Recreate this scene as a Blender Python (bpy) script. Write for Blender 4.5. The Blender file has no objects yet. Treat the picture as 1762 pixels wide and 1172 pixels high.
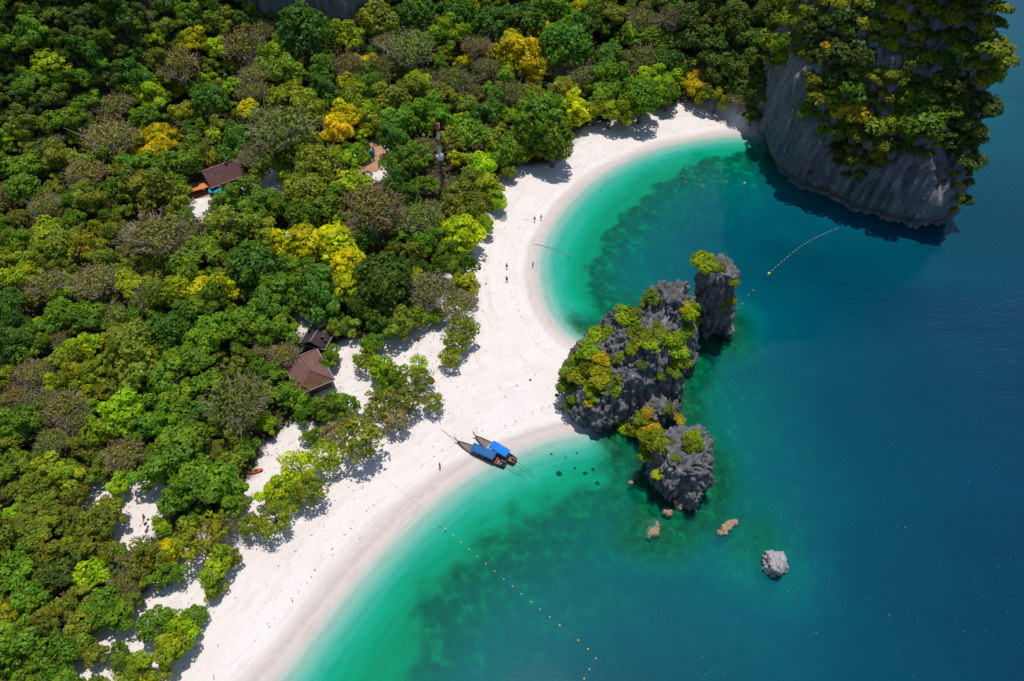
import bpy, math, random
import numpy as np
from mathutils import Vector, Matrix
from mathutils.bvhtree import BVHTree

# ------------------------------------------------------------------ camera, sky, sun, exposure
scene = bpy.context.scene
COL = scene.collection
PITCH = math.radians(48.0); CAM_H = 110.0; FPX = 1175.0

cam_d = bpy.data.cameras.new('camera')
cam_d.sensor_width = 36.0
cam_d.lens = 36.0 * FPX / 1762.0
cam_d.clip_start = 0.5
cam_d.clip_end = 12000
cam = bpy.data.objects.new('camera', cam_d)
cam.location = (0, 0, CAM_H)
cam.rotation_euler = (math.radians(90) - PITCH, 0, 0)
COL.objects.link(cam)
scene.camera = cam

SUN_EL = math.radians(79.0)
SHADOW_DIR = math.radians(-100.0)            # heading of the shadows on the ground, from +x
to_sun = Vector((-math.cos(SHADOW_DIR) * math.cos(SUN_EL), -math.sin(SHADOW_DIR) * math.cos(SUN_EL), math.sin(SUN_EL)))
world = bpy.data.worlds.new("World")
scene.world = world
world.use_nodes = True
wn = world.node_tree.nodes; wl = world.node_tree.links
wn.clear()
sky = wn.new('ShaderNodeTexSky'); sky.sky_type = 'NISHITA'; sky.sun_disc = False
sky.sun_elevation = SUN_EL
sky.sun_rotation = math.atan2(to_sun.x, to_sun.y)
sky.altitude = 50; sky.air_density = 1.0; sky.dust_density = 0.6; sky.ozone_density = 1.2
bg = wn.new('ShaderNodeBackground'); bg.inputs['Strength'].default_value = 0.11
wo = wn.new('ShaderNodeOutputWorld')
wl.new(sky.outputs[0], bg.inputs[0]); wl.new(bg.outputs[0], wo.inputs[0])

sun_d = bpy.data.lights.new('sun', 'SUN'); sun_d.energy = 3.6; sun_d.angle = math.radians(0.8)
sun_d.color = (1.0, 0.955, 0.88)
sun = bpy.data.objects.new('sun', sun_d)
sun.rotation_euler = (-to_sun).to_track_quat('-Z', 'Y').to_euler()
sun.location = (-100, 80, 250)
COL.objects.link(sun)

scene.view_settings.view_transform = 'Standard'
scene.view_settings.look = 'None'
scene.view_settings.exposure = 0.0
scene.view_settings.gamma = 1.0
scene.view_settings.use_curve_mapping = False
try:
    scene.cycles.max_bounces = 7
    scene.cycles.diffuse_bounces = 3
    scene.cycles.glossy_bounces = 2
    scene.cycles.transparent_max_bounces = 8
    scene.cycles.sample_clamp_indirect = 4.0
    scene.cycles.caustics_reflective = False
    scene.cycles.caustics_refractive = False
except Exception:
    pass

rng = np.random.default_rng(7)
random.seed(7)

# ------------------------------------------------------------------ helpers
def un(px, py, z=0.0):
    """ground point (metres) seen at a pixel of the survey picture, on the level z"""
    x = (px - 881) / FPX; y = -(py - 586) / FPX
    d = np.array([x, math.cos(PITCH) + y * math.sin(PITCH), -math.sin(PITCH) + y * math.cos(PITCH)])
    t = (z - CAM_H) / d[2]
    return np.array([0, 0, CAM_H]) + t * d

def raydir(px, py):
    x = (px - 881) / FPX; y = -(py - 586) / FPX
    return np.array([x, math.cos(PITCH) + y * math.sin(PITCH), -math.sin(PITCH) + y * math.cos(PITCH)])

def project(P):
    P = np.atleast_2d(np.asarray(P, float)) - np.array([0, 0, CAM_H])
    fw = np.array([0, math.cos(PITCH), -math.sin(PITCH)]); up = np.array([0, math.sin(PITCH), math.cos(PITCH)])
    dep = P @ fw
    return 881 + FPX * P[:, 0] / dep, 586 - FPX * (P @ up) / dep, dep

def U(pts, z=0.0):
    return np.array([un(a, b, z)[:2] for a, b in pts])

def _h(i, j, k, s):
    n = (i.astype(np.int64) * 374761393 + j.astype(np.int64) * 668265263 + k.astype(np.int64) * 2147483647 + s * 974711) & 0xFFFFFFFF
    n = ((n ^ (n >> 13)) * 1274126177) & 0xFFFFFFFF
    n = ((n ^ (n >> 16)) * 2246822519) & 0xFFFFFFFF
    n = n ^ (n >> 15)
    return (n & 0xFFFFFF) / float(0xFFFFFF) * 2 - 1

def vnoise(p, s=0):
    i = np.floor(p); f = p - i
    u = f * f * f * (f * (f * 6 - 15) + 10)
    i = i.astype(np.int64)
    r = 0
    for a in (0, 1):
        wa = u[:, 0] if a else 1 - u[:, 0]
        for b in (0, 1):
            wb = u[:, 1] if b else 1 - u[:, 1]
            for c in (0, 1):
                wc = u[:, 2] if c else 1 - u[:, 2]
                r = r + wa * wb * wc * _h(i[:, 0] + a, i[:, 1] + b, i[:, 2] + c, s)
    return r

def fbm(p, o=4, s=0, g=0.5):
    r = 0; a = 1.0; q = np.asarray(p, float).copy(); t = 0
    for k in range(o):
        r = r + a * vnoise(q, s + k); t += a
        a *= g; q = q * 2.03 + 17.3
    return r / t

def ridged(p, o=4, s=0, g=0.55):
    r = 0; a = 1.0; q = np.asarray(p, float).copy(); t = 0
    for k in range(o):
        n = 1 - np.abs(vnoise(q, s + k)) * 2.0
        r = r + a * n; t += a
        a *= g; q = q * 2.07 + 11.1
    return r / t

def n2(X, Y, sc, o=3, s=0):
    return fbm(np.stack([X / sc, Y / sc, np.full_like(X, 3.7)], 1), o, s)

def inside(X, Y, poly):
    r = np.zeros(X.shape, bool); n = len(poly)
    for i in range(n):
        x0, y0 = poly[i]; x1, y1 = poly[(i + 1) % n]
        c = ((y0 > Y) != (y1 > Y))
        with np.errstate(divide='ignore', invalid='ignore'):
            xi = (x1 - x0) * (Y - y0) / (y1 - y0 + 1e-12) + x0
        r ^= c & (X < xi)
    return r

def dist_line(X, Y, poly, closed=False):
    d = np.full(X.shape, 1e9); n = len(poly)
    for i in range(n if closed else n - 1):
        x0, y0 = poly[i]; x1, y1 = poly[(i + 1) % n]
        dx, dy = x1 - x0, y1 - y0
        t = np.clip(((X - x0) * dx + (Y - y0) * dy) / (dx * dx + dy * dy + 1e-9), 0, 1)
        d = np.minimum(d, np.hypot(X - x0 - t * dx, Y - y0 - t * dy))
    return d

def sm(a, b, x):
    t = np.clip((x - a) / (b - a), 0, 1); return t * t * (3 - 2 * t)

def chaikin(p, n=2, closed=False):
    p = np.asarray(p, float)
    for _ in range(n):
        if closed:
            q = np.roll(p, -1, 0)
            p = np.stack([p * .75 + q * .25, p * .25 + q * .75], 1).reshape(-1, p.shape[1])
        else:
            a, b = p[:-1], p[1:]
            m = np.stack([a * .75 + b * .25, a * .25 + b * .75], 1).reshape(-1, p.shape[1])
            p = np.concatenate([p[:1], m, p[-1:]])
    return p

def mesh_np(name, V, F, smooth=False, attrs=None, mat=None):
    """V (n,3); F (m,k) index array, or list of arrays of different k"""
    me = bpy.data.meshes.new(name)
    V = np.asarray(V, np.float32)
    Fs = F if isinstance(F, list) else [F]
    Fs = [np.asarray(f, np.int32) for f in Fs if len(f)]
    me.vertices.add(len(V)); me.vertices.foreach_set('co', V.ravel())
    li = np.concatenate([f.ravel() for f in Fs])
    tot = np.concatenate([np.full(len(f), f.shape[1], np.int32) for f in Fs])
    st = np.concatenate([[0], np.cumsum(tot)[:-1]]).astype(np.int32)
    me.loops.add(len(li)); me.loops.foreach_set('vertex_index', li)
    me.polygons.add(len(tot)); me.polygons.foreach_set('loop_start', st); me.polygons.foreach_set('loop_total', tot)
    if smooth:
        me.polygons.foreach_set('use_smooth', np.ones(len(tot), bool))
    me.update(calc_edges=True)
    for k, v in (attrs or {}).items():
        v = np.asarray(v, np.float32)
        if v.ndim == 1:
            a = me.attributes.new(k, 'FLOAT', 'POINT'); a.data.foreach_set('value', v)
        else:
            a = me.attributes.new(k, 'FLOAT_COLOR', 'POINT'); a.data.foreach_set('color', v.ravel())
    if mat: me.materials.append(mat)
    return me

def link(name, me, parent=None, loc=None, mat=None, rot=None, scale=None):
    o = bpy.data.objects.new(name, me); COL.objects.link(o)
    if mat is not None and me is not None and not me.materials: me.materials.append(mat)
    if parent is not None: o.parent = parent
    if loc is not None: o.location = loc
    if rot is not None: o.rotation_euler = rot
    if scale is not None: o.scale = scale
    return o

def tag(o, label=None, cat=None, group=None, kind=None):
    if label: o['label'] = label
    if cat: o['category'] = cat
    if group: o['group'] = group
    if kind: o['kind'] = kind
    return o

class MB:
    """collects boxes, tubes and sheets into one mesh"""
    def __init__(s): s.v = []; s.f = []; s.n = 0
    def add(s, V, F):
        V = [tuple(map(float, v)) for v in V]
        s.v += V; s.f += [tuple(i + s.n for i in f) for f in F]; s.n += len(V); return s
    def box(s, c, d, rz=0, M=None, taper=1.0):
        hx, hy, hz = d[0] / 2, d[1] / 2, d[2] / 2
        P = [(sx * hx * (taper if sz > 0 else 1), sy * hy * (taper if sz > 0 else 1), sz * hz) for sz in (-1, 1) for sx, sy in ((-1, -1), (1, -1), (1, 1), (-1, 1))]
        cr, sr = math.cos(rz), math.sin(rz)
        Q = []
        for x, y, z in P:
            p = Vector((x * cr - y * sr + c[0], x * sr + y * cr + c[1], z + c[2]))
            Q.append(M @ p if M else p)
        return s.add(Q, [(3, 2, 1, 0), (4, 5, 6, 7), (0, 1, 5, 4), (1, 2, 6, 5), (2, 3, 7, 6), (3, 0, 4, 7)])
    def tube(s, pts, rad, n=6, cap=True):
        pts = [Vector(p) for p in pts]
        if not isinstance(rad, (list, tuple)): rad = [rad] * len(pts)
        V = []; F = []
        for i, p in enumerate(pts):
            t = (pts[min(i + 1, len(pts) - 1)] - pts[max(i - 1, 0)]).normalized()
            a = t.cross(Vector((0, 0, 1)) if abs(t.z) < .9 else Vector((1, 0, 0))).normalized(); b = t.cross(a)
            for k in range(n):
                an = 2 * math.pi * k / n
                V.append(p + (a * math.cos(an) + b * math.sin(an)) * rad[i])
        for i in range(len(pts) - 1):
            for k in range(n):
                F.append((i * n + k, i * n + (k + 1) % n, (i + 1) * n + (k + 1) % n, (i + 1) * n + k))
        if cap:
            F.append(tuple(range(n - 1, -1, -1))); F.append(tuple((len(pts) - 1) * n + k for k in range(n)))
        return s.add(V, F)
    def loft(s, rings, cap=True, closed=True):
        n = len(rings[0]); V = [v for r in rings for v in r]; F = []
        for i in range(len(rings) - 1):
            for k in range(n if closed else n - 1):
                F.append((i * n + k, i * n + (k + 1) % n, (i + 1) * n + (k + 1) % n, (i + 1) * n + k))
        if cap and closed:
            F.append(tuple(range(n - 1, -1, -1))); F.append(tuple((len(rings) - 1) * n + k for k in range(n)))
        return s.add(V, F)
    def mesh(s, name, mat=None, smooth=False):
        me = bpy.data.meshes.new(name); me.from_pydata(s.v, [], s.f); me.validate(); me.update()
        if smooth:
            for p in me.polygons: p.use_smooth = True
        if mat: me.materials.append(mat)
        return me
    def build(s, name, mat, parent=None, smooth=False, **k):
        return link(name, s.mesh(name, mat, smooth), parent, **k)

# ------------------------------------------------------------------ materials
class NT:
    def __init__(s, name):
        s.m = bpy.data.materials.new(name); s.m.use_nodes = True
        s.t = s.m.node_tree; s.t.nodes.clear(); s.out = s.t.nodes.new('ShaderNodeOutputMaterial')
    def n(s, typ, ins=None, **kw):
        nd = s.t.nodes.new('ShaderNode' + typ)
        for k, v in kw.items(): setattr(nd, k, v)
        for k, v in (ins or {}).items():
            if hasattr(v, 'is_output') or isinstance(v, bpy.types.NodeSocket): s.t.links.new(v, nd.inputs[k])
            else: nd.inputs[k].default_value = v
        return nd
    def surf(s, sock): s.t.links.new(sock, s.out.inputs['Surface']); return s.m
    def mix(s, f, a, b, mode='MIX'):
        nd = s.t.nodes.new('ShaderNodeMix'); nd.data_type = 'RGBA'; nd.blend_type = mode
        for i, v in ((0, f), (6, a), (7, b)):
            if isinstance(v, bpy.types.NodeSocket): s.t.links.new(v, nd.inputs[i])
            else: nd.inputs[i].default_value = v if i == 0 else (v if len(v) == 4 else (*v, 1))
        return nd.outputs[2]
    def math(s, op, a, b=0.0, c=0.0, clamp=False):
        nd = s.t.nodes.new('ShaderNodeMath'); nd.operation = op; nd.use_clamp = clamp
        for i, v in enumerate((a, b, c)):
            if isinstance(v, bpy.types.NodeSocket): s.t.links.new(v, nd.inputs[i])
            else: nd.inputs[i].default_value = v
        return nd.outputs[0]
    def ramp(s, fac, stops, interp='LINEAR'):
        nd = s.t.nodes.new('ShaderNodeValToRGB'); cr = nd.color_ramp; cr.interpolation = interp
        while len(cr.elements) < len(stops): cr.elements.new(0.5)
        for e, (p, c) in zip(cr.elements, stops):
            e.position = p; e.color = (*c, 1) if len(c) == 3 else c
        s.t.links.new(fac, nd.inputs[0]); return nd.outputs[0]
    def noise(s, vec, scale, detail=4, rough=0.55, dist=0.0):
        nd = s.n('TexNoise', {'Scale': scale, 'Detail': detail, 'Roughness': rough, 'Distortion': dist})
        if vec is not None: s.t.links.new(vec, nd.inputs['Vector'])
        return nd.outputs[0]
    def obj(s): return s.n('TexCoord').outputs['Object']
    def pos(s): return s.n('NewGeometry').outputs['Position']
    def mapv(s, vec, scale=(1, 1, 1), rot=(0, 0, 0)):
        return s.n('Mapping', {'Vector': vec, 'Scale': scale, 'Rotation': rot}).outputs[0]
    def attr(s, name):
        return s.n('Attribute', attribute_name=name).outputs
    def bump(s, h, strength=0.3, dist=0.1):
        return s.n('Bump', {'Height': h, 'Strength': strength, 'Distance': dist}).outputs[0]
    def principled(s, col, rough=0.6, spec=0.3, normal=None, metal=0.0):
        nd = s.n('BsdfPrincipled', {'Roughness': rough, 'Specular IOR Level': spec, 'Metallic': metal})
        if isinstance(col, bpy.types.NodeSocket): s.t.links.new(col, nd.inputs['Base Color'])
        else: nd.inputs['Base Color'].default_value = (*col, 1)
        if normal is not None: s.t.links.new(normal, nd.inputs['Normal'])
        return nd.outputs[0]

def plain(name, col, rough=0.6, spec=0.3, var=0.25, scale=3.0, metal=0.0, bump=0.0):
    t = NT(name); p = t.obj()
    n = t.noise(p, scale, 5, 0.6)
    dark = tuple(c * (1 - var) for c in col); light = tuple(min(1, c * (1 + var)) for c in col)
    c = t.ramp(n, [(0.3, dark), (0.7, light)])
    nm = t.bump(n, bump, 0.05) if bump else None
    return t.surf(t.principled(c, rough, spec, nm, metal))

M = {}
# ------------------------------------------------------------------ land and sea: the lie of the ground
SHORE = np.concatenate([np.array([(-105., -90.), (-72., -25.), (-56., 8.)]),
    U([(470, 1172), (535, 1085), (615, 985), (690, 905), (752, 850), (800, 815), (850, 788), (900, 765), (950, 748), (985, 742), (1010, 735),
       (1030, 690), (1030, 640), (1012, 602), (975, 588), (945, 556), (926, 515), (918, 470), (922, 430), (938, 395), (962, 360), (994, 325), (1035, 294), (1085, 268),
       (1140, 248), (1195, 237), (1245, 231), (1285, 230)])])
SHORE = chaikin(SHORE, 2)
KARST_BASE = np.array([(71, 172), (70.5, 161), (73.5, 155), (80, 149), (86, 143.4), (92.7, 138.8), (98.3, 136), (106.8, 135.1), (111.4, 136.3), (115.5, 141), (119, 150),
    (122, 162), (125, 178), (127, 200), (120, 225), (102, 236), (82, 226), (73, 200), (71, 185)], float)
LAND = np.concatenate([SHORE, np.array([(74, 181), (80, 215), (100, 232), (120, 228), (134, 246), (142, 290), (150, 350), (150, 520), (-460, 520), (-460, -90)])])
FOREST_EDGE = chaikin(np.concatenate([np.array([(-95., -60.), (-70., -5.)]), U([(262, 1172), (345, 1075), (400, 985), (455, 925), (530, 878), (585, 810), (592, 775), (660, 748), (758, 695),
    (770, 640), (800, 600), (815, 520), (808, 455), (838, 385), (862, 312), (892, 288), (985, 278), (1000, 218), (1060, 208), (1130, 196), (1180, 176), (1215, 178),
    (1262, 192), (1290, 205), (1304, 222)], 2.0)]), 2)
FOREST = np.concatenate([FOREST_EDGE, np.array([(74, 200), (80, 215), (100, 232), (120, 228), (134, 246), (142, 290), (150, 350), (150, 520), (-460, 520), (-460, -60)])])
BASIN = np.array([(-145, -200), (-142, 60), (-138, 110), (-126, 150), (-104, 188), (-88, 214), (-80, 236), (-40, 246), (0, 250), (25, 240), (44, 220), (56, 203), (64, 192), (69, 182), (300, 182), (300, -200)], float)
ISLETS = [  # (footprint, kind) for the shelf in the seabed
    np.array([(9.5, 88), (9.7, 81), (11.6, 74.3), (16, 72.6), (20, 73.7), (26, 74), (33.7, 75.7), (34.5, 82.7), (35.5, 86), (37.4, 90.3), (39.5, 96), (38, 102), (32, 104), (24, 102), (17, 99), (12, 95)], float),
    np.array([(24.1, 63.6), (26, 59.8), (29.5, 58.8), (33.4, 58.9), (35.6, 63), (36.7, 67.9), (35, 72), (30, 73), (26, 71), (24, 67)], float),
    np.array([(39.6, 99.6), (43, 98.8), (46.8, 99.8), (48, 103), (46, 106.5), (41.5, 106.5), (39.3, 103.5)], float)]
CLEARINGS = [(232, 868, 46), (215, 925, 38), (322, 985, 32), (290, 1012, 36), (212, 1080, 50), (160, 845, 26), (512, 752, 34), (685, 600, 40), (612, 645, 40), (750, 590, 34),
    (345, 335, 34), (350, 365, 26), (462, 322, 44), (640, 262, 34), (646, 292, 26), (540, 548, 34), (490, 790, 46), (430, 850, 34), (610, 760, 60), (700, 700, 50), (170, 1160, 46), (400, 950, 44),
    (560, 650, 30), (600, 600, 24), (730, 555, 30), (560, 440, 16), (490, 405, 10), (530, 870, 50), (350, 960, 40), (600, 690, 30)]
CLR = [(un(x, y, 3.0)[:2], r * 1.18 * np.linalg.norm(un(x, y, 3.0) - np.array([0, 0, CAM_H])) / FPX) for x, y, r in CLEARINGS]

def terrain(X, Y):
    """height, sand fraction, wetness, reef fraction at points (metres)"""
    X = np.asarray(X, float); Y = np.asarray(Y, float)
    land = inside(X, Y, LAND)
    ds = dist_line(X, Y, SHORE); ds_all = dist_line(X, Y, LAND, True)
    dk = np.where(inside(X, Y, KARST_BASE), 0, dist_line(X, Y, KARST_BASE, True))
    # ---- land
    d = np.where(land, ds_all, 0)
    jig = n2(X, Y, 9, 3, 5) * 0.12
    hl = 0.075 * np.minimum(d, 26) + 0.9 * sm(24, 60, d) + jig * sm(2, 14, d)
    out = ~inside(X, Y, BASIN)
    db = np.where(out, dist_line(X, Y, BASIN, True), 0)
    rise = 1.25 * db * (0.85 + 0.35 * n2(X, Y, 34, 3, 9)) + sm(2, 22, db) * 9 * n2(X, Y, 26, 4, 21)
    spur = 17 * np.exp(-(((X + 150) / 26) ** 2 + ((Y - 196) / 15) ** 2)) + 10 * np.exp(-(((X + 118) / 12) ** 2 + ((Y - 226) / 30) ** 2))
    rise = rise + spur * sm(0, 10, db)
    hl = hl + 95 * (1 - np.exp(-np.maximum(rise, 0) / 95))
    # ---- sea
    dn = ds_all
    isl = np.full(X.shape, 1e9)
    for P in ISLETS:
        isl = np.minimum(isl, np.where(inside(X, Y, P), 0, dist_line(X, Y, P, True)))
    w = dn + 2.5 * n2(X, Y, 14, 3, 31)
    w = np.maximum(np.where(dn < 6, dn, w), 0)
    dep = np.interp(w, [0, 3, 6.5, 14, 24, 36, 55, 75, 100, 150, 400], [0, 0.25, 0.8, 2.4, 4.2, 6.2, 9.4, 13.5, 21, 32, 50])
    shelf = np.interp(isl + 1.5 * n2(X, Y, 5, 3, 41), [0, 3, 8, 18, 40], [0.7, 2.0, 5.0, 13, 60])
    shelf_s = np.interp(np.hypot(X - 41, Y - 53) + 2 * n2(X, Y, 5, 3, 43), [0, 4, 9, 16, 40], [2.6, 3.4, 5.0, 9, 60])
    shelf_r = np.interp(np.hypot((X - 25) * .8, (Y - 55.5)) + 1.5 * n2(X, Y, 4, 3, 44), [0, 2, 5, 12, 40], [0.3, .8, 2.4, 7, 60])
    near_islet = np.minimum(np.minimum(shelf, shelf_s), shelf_r)
    dep = np.minimum(dep, near_islet)
    dep = dep + 5.0 * sm(48, 105, X) * sm(122, 104, Y) * sm(1.5, 4, dep)
    # reef: a ragged edge in the north bay, a soft one in the south
    bay = inside(X, Y, NBAY) ; dbay = dist_line(X, Y, NBAY, True) * np.where(bay, 1, -1) + 3.0 * n2(X, Y, 9, 3, 51) + 2.2 * n2(X, Y, 2.6, 2, 53)
    reef = sm(-0.4, 0.5, dbay)
    sou = inside(X, Y, SBAY); dsou = dist_line(X, Y, SBAY, True) * np.where(sou, 1, -1) + 4.5 * n2(X, Y, 10, 3, 57) + 3.5 * n2(X, Y, 3.0, 2, 58)
    reef = np.maximum(reef, sm(-2, 3.5, dsou) * 0.95)
    rocky = sm(13, 3, isl + 5 * n2(X, Y, 5, 3, 61)) * sm(0.12, 0.5, dep) * sm(14, 20, X + 0.25 * (Y - 70) + 3 * n2(X, Y, 4, 3, 63))
    rocky = np.maximum(rocky, sm(11, 6, np.hypot(X - 40, Y - 54) + 3 * n2(X, Y, 4, 3, 66)) * 0.95)
    reef = np.maximum(reef, rocky)
    reef = np.maximum(reef, 0.94 * sm(4.2 - 1.6 * sm(30, 42, X), 7.0 - 2.6 * sm(30, 42, X), dep))
    lumps = ridged(np.stack([X / 5.0, Y / 5.0, X * 0 + 1.3], 1), 3, 71)
    hs = -dep + reef * np.clip(0.55 * lumps, -0.4, 0.7) * sm(0.3, 1.5, dep)
    h = np.where(land, hl, hs)
    # ---- cover
    fo = inside(X, Y, FOREST)
    df = dist_line(X, Y, FOREST_EDGE) * np.where(fo, 1, -1)
    south = sm(135, 100, Y)
    s = df - (1.0 + 7.0 * south) + (2 + 3.0 * south) * n2(X, Y, 7, 3, 81)
    sand = 1 - sm(-1.0, 3.0, s)
    for (c, r) in CLR:
        q = np.hypot(X - c[0], Y - c[1]) / r + 0.28 * n2(X, Y, 3.5, 3, 83)
        sand = np.maximum(sand, 1 - sm(0.75, 1.1, q))
    sand = np.where(land, sand, 1)
    wet = np.where(land, sm(2.6 + 2.4 * sm(90, 55, Y), 0.8 + 2.2 * sm(90, 55, Y), ds_all + 0.8 * n2(X, Y, 16, 2, 91)), 1)
    return h, sand, wet, np.where(land, 0, reef), np.where(land, 0, near_islet < 5.2) * 1.0, ds_all * np.where(land, -1, 1)

NBAY = U([(1300, 250), (1255, 266), (1215, 272), (1165, 292), (1120, 322), (1075, 352), (1046, 390), (1026, 430), (1018, 480), (1026, 520), (1062, 548), (1120, 545), (1300, 640), (1500, 560), (1560, 420), (1340, 320)])
SBAY = U([(1120, 840), (1040, 828), (960, 838), (890, 862), (830, 905), (770, 960), (715, 1030), (670, 1110), (640, 1200), (900, 1260), (1260, 1200), (1330, 1000), (1240, 880)])

def tensor(xs, ys):
    X, Y = np.meshgrid(xs, ys); nx = len(xs)
    i = np.arange(len(ys) - 1)[:, None] * nx + np.arange(nx - 1)[None, :]
    F = np.stack([i, i + 1, i + nx + 1, i + nx], -1).reshape(-1, 4)
    return X.ravel(), Y.ravel(), F

def geom(a, b, s0, k=1.25):
    out = [a]; s = s0
    while (out[-1] < b if b > a else out[-1] > b):
        out.append(out[-1] + (s if b > a else -s)); s *= k
    return out[1:]

# ground material: sand, forest litter, reef, all on the one relief
t = NT('ground_cover'); P = t.pos()
sand_a = t.attr('sand')[2]; wet_a = t.attr('wet')[2]; reef_a = t.attr('reef')[2]; rocky_a = t.attr('rocky')[2]
nz = t.noise(P, 0.35, 6, 0.6); nf = t.noise(P, 2.2, 6, 0.65); nb = t.noise(P, 0.09, 4, 0.5)
shore = t.attr('shore')[2]
band = t.noise(t.n('CombineXYZ', {'X': shore, 'Y': t.math('MULTIPLY', nb, 9.0), 'Z': 0.0}).outputs[0], 0.75, 4, 0.6)
foot = t.n('TexVoronoi', {'Vector': P, 'Scale': 1.25, 'Randomness': 1.0}).outputs['Distance']
trail = t.ramp(t.noise(P, 0.16, 3, 0.5, 1.2), [(0.50, (0, 0, 0)), (0.60, (1, 1, 1))])
dry = t.mix(nz, (0.735, 0.665, 0.635), (0.805, 0.74, 0.72))
dry = t.mix(t.ramp(nf, [(0.42, (0, 0, 0)), (0.7, (.35, .35, .35))]), dry, (0.66, 0.60, 0.57))
dry = t.mix(t.math('MULTIPLY', t.ramp(band, [(0.48, (0, 0, 0)), (0.66, (1, 1, 1))]), 0.6), dry, (0.64, 0.57, 0.54))
dry = t.mix(t.math('MULTIPLY', t.ramp(t.noise(P, 0.13, 5, 0.62, 0.8), [(0.46, (0, 0, 0)), (0.66, (1, 1, 1))]), 0.45), dry, (0.66, 0.585, 0.545))
dry = t.mix(t.math('MULTIPLY', t.math('MULTIPLY', t.ramp(foot, [(0.10, (1, 1, 1)), (0.24, (0, 0, 0))]), trail), 0.8), dry, (0.50, 0.45, 0.43))
wetc = t.mix(nz, (0.55, 0.475, 0.445), (0.63, 0.555, 0.52))
wetc = t.mix(t.math('MULTIPLY', t.ramp(band, [(0.46, (0, 0, 0)), (0.58, (1, 1, 1))]), 0.5), wetc, (0.47, 0.40, 0.37))
sandc = t.mix(wet_a, dry, wetc)
lit = t.ramp(nf, [(0.25, (0.03, 0.022, 0.012)), (0.5, (0.075, 0.055, 0.03)), (0.68, (0.05, 0.065, 0.015)), (0.8, (0.16, 0.13, 0.09))])
ch = t.n('TexVoronoi', {'Vector': P, 'Scale': 0.62, 'Randomness': 1.0}).outputs['Distance']
cn_ = t.math('ADD', t.math('MULTIPLY', t.noise(P, 0.30, 8, 0.68, 0.5), 0.75), t.math('MULTIPLY', ch, 0.28))
coral = t.ramp(cn_, [(0.36, (0.028, 0.058, 0.044)), (0.50, (0.065, 0.115, 0.085)), (0.59, (0.14, 0.20, 0.145)), (0.68, (0.36, 0.42, 0.32))])
rockb = t.ramp(t.noise(P, 0.6, 7, 0.65, 0.6), [(0.35, (0.05, 0.045, 0.025)), (0.55, (0.19, 0.15, 0.075)), (0.72, (0.36, 0.30, 0.17))])
coral = t.mix(rocky_a, coral, rockb)
c = t.mix(sand_a, lit, sandc)
c = t.mix(reef_a, c, coral)
bmp = t.math('SUBTRACT', t.math('MULTIPLY', nf, 0.4), t.math('MULTIPLY', t.math('MULTIPLY', t.ramp(foot, [(0.05, (1, 1, 1)), (0.3, (0, 0, 0))]), trail), 0.5))
bmp = t.math('ADD', bmp, t.math('MULTIPLY', t.noise(P, 0.9, 5, 0.6), 0.8))
M['ground'] = t.surf(t.principled(c, 0.85, 0.12, t.bump(bmp, 0.35, 0.25)))

xs = np.array(sorted(set(geom(-236, -1500, 3, 1.5)) | set(np.arange(-236, 150, 1.15)) | set(geom(149, 3200, 2.2, 1.28))))
ys = np.array(sorted(set(geom(-22, -800, 3, 1.5)) | set(np.arange(-22, 330, 1.15)) | set(geom(329, 3200, 2.2, 1.28))))
TX, TY, TF = tensor(xs, ys)
TH, TS, TW, TR, TK, TD = terrain(TX, TY)
GH = TH.reshape(len(ys), len(xs))
def ground_z(x, y):
    x = np.atleast_1d(np.asarray(x, float)); y = np.atleast_1d(np.asarray(y, float))
    i = np.clip(np.searchsorted(xs, x) - 1, 0, len(xs) - 2); j = np.clip(np.searchsorted(ys, y) - 1, 0, len(ys) - 2)
    u = np.clip((x - xs[i]) / (xs[i + 1] - xs[i]), 0, 1); v = np.clip((y - ys[j]) / (ys[j + 1] - ys[j]), 0, 1)
    return (GH[j, i] * (1 - u) + GH[j, i + 1] * u) * (1 - v) + (GH[j + 1, i] * (1 - u) + GH[j + 1, i + 1] * u) * v

fh = TH[TF].min(1); fs = TS[TF].mean(1)
def sub(name, mask, **kw):
    F = TF[mask]; used, inv = np.unique(F, return_inverse=True)
    me = mesh_np(name, np.stack([TX[used], TY[used], TH[used]], 1), inv.reshape(-1, 4), True,
                 {'sand': TS[used], 'wet': TW[used], 'reef': TR[used], 'rocky': TK[used], 'shore': np.abs(TD[used])}, M['ground'])
    return tag(link(name, me), kind='structure', **kw)
sub('seabed', fh < -0.02, label='sandy seabed with dark coral reef under clear water')
sub('beach', (fh >= -0.02) & (fs > 0.5), label='white sand beach curving round the two bays')
sub('forest_floor', (fh >= -0.02) & (fs <= 0.5), label='leaf litter ground and slopes under the forest')

# sea: one sheet; its tint follows the depth of the water below it
t = NT('sea_water'); P = t.pos()
dep = t.attr('depth')[2]
def ex(k):
    return t.math('POWER', 2.718, t.math('MULTIPLY', dep, -k))
T = t.n('CombineColor', {'Red': ex(2.3), 'Green': ex(0.21), 'Blue': ex(0.42)}).outputs[0]
d01 = t.math('DIVIDE', dep, 30.0, clamp=True)
scat = t.ramp(d01, [(0.0, (0.0, 0.0, 0.0)), (0.05, (0.0, 0.030, 0.024)), (0.09, (0.0, 0.070, 0.062)), (0.14, (0.0, 0.092, 0.108)), (0.21, (0.0, 0.076, 0.112)), (0.30, (0.0, 0.057, 0.092)), (0.48, (0.0, 0.043, 0.080)), (0.75, (0.0, 0.036, 0.080)), (1.0, (0.0, 0.035, 0.086))])
big = t.noise(t.mapv(P, (0.02, 0.035, 0.02), (0, 0, 0.5)), 1.0, 4, 0.5)
scat = t.mix(1.0, scat, t.ramp(big, [(0.3, (0.80, 0.80, 0.84)), (0.7, (1.16, 1.16, 1.12))]), 'MULTIPLY')
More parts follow.
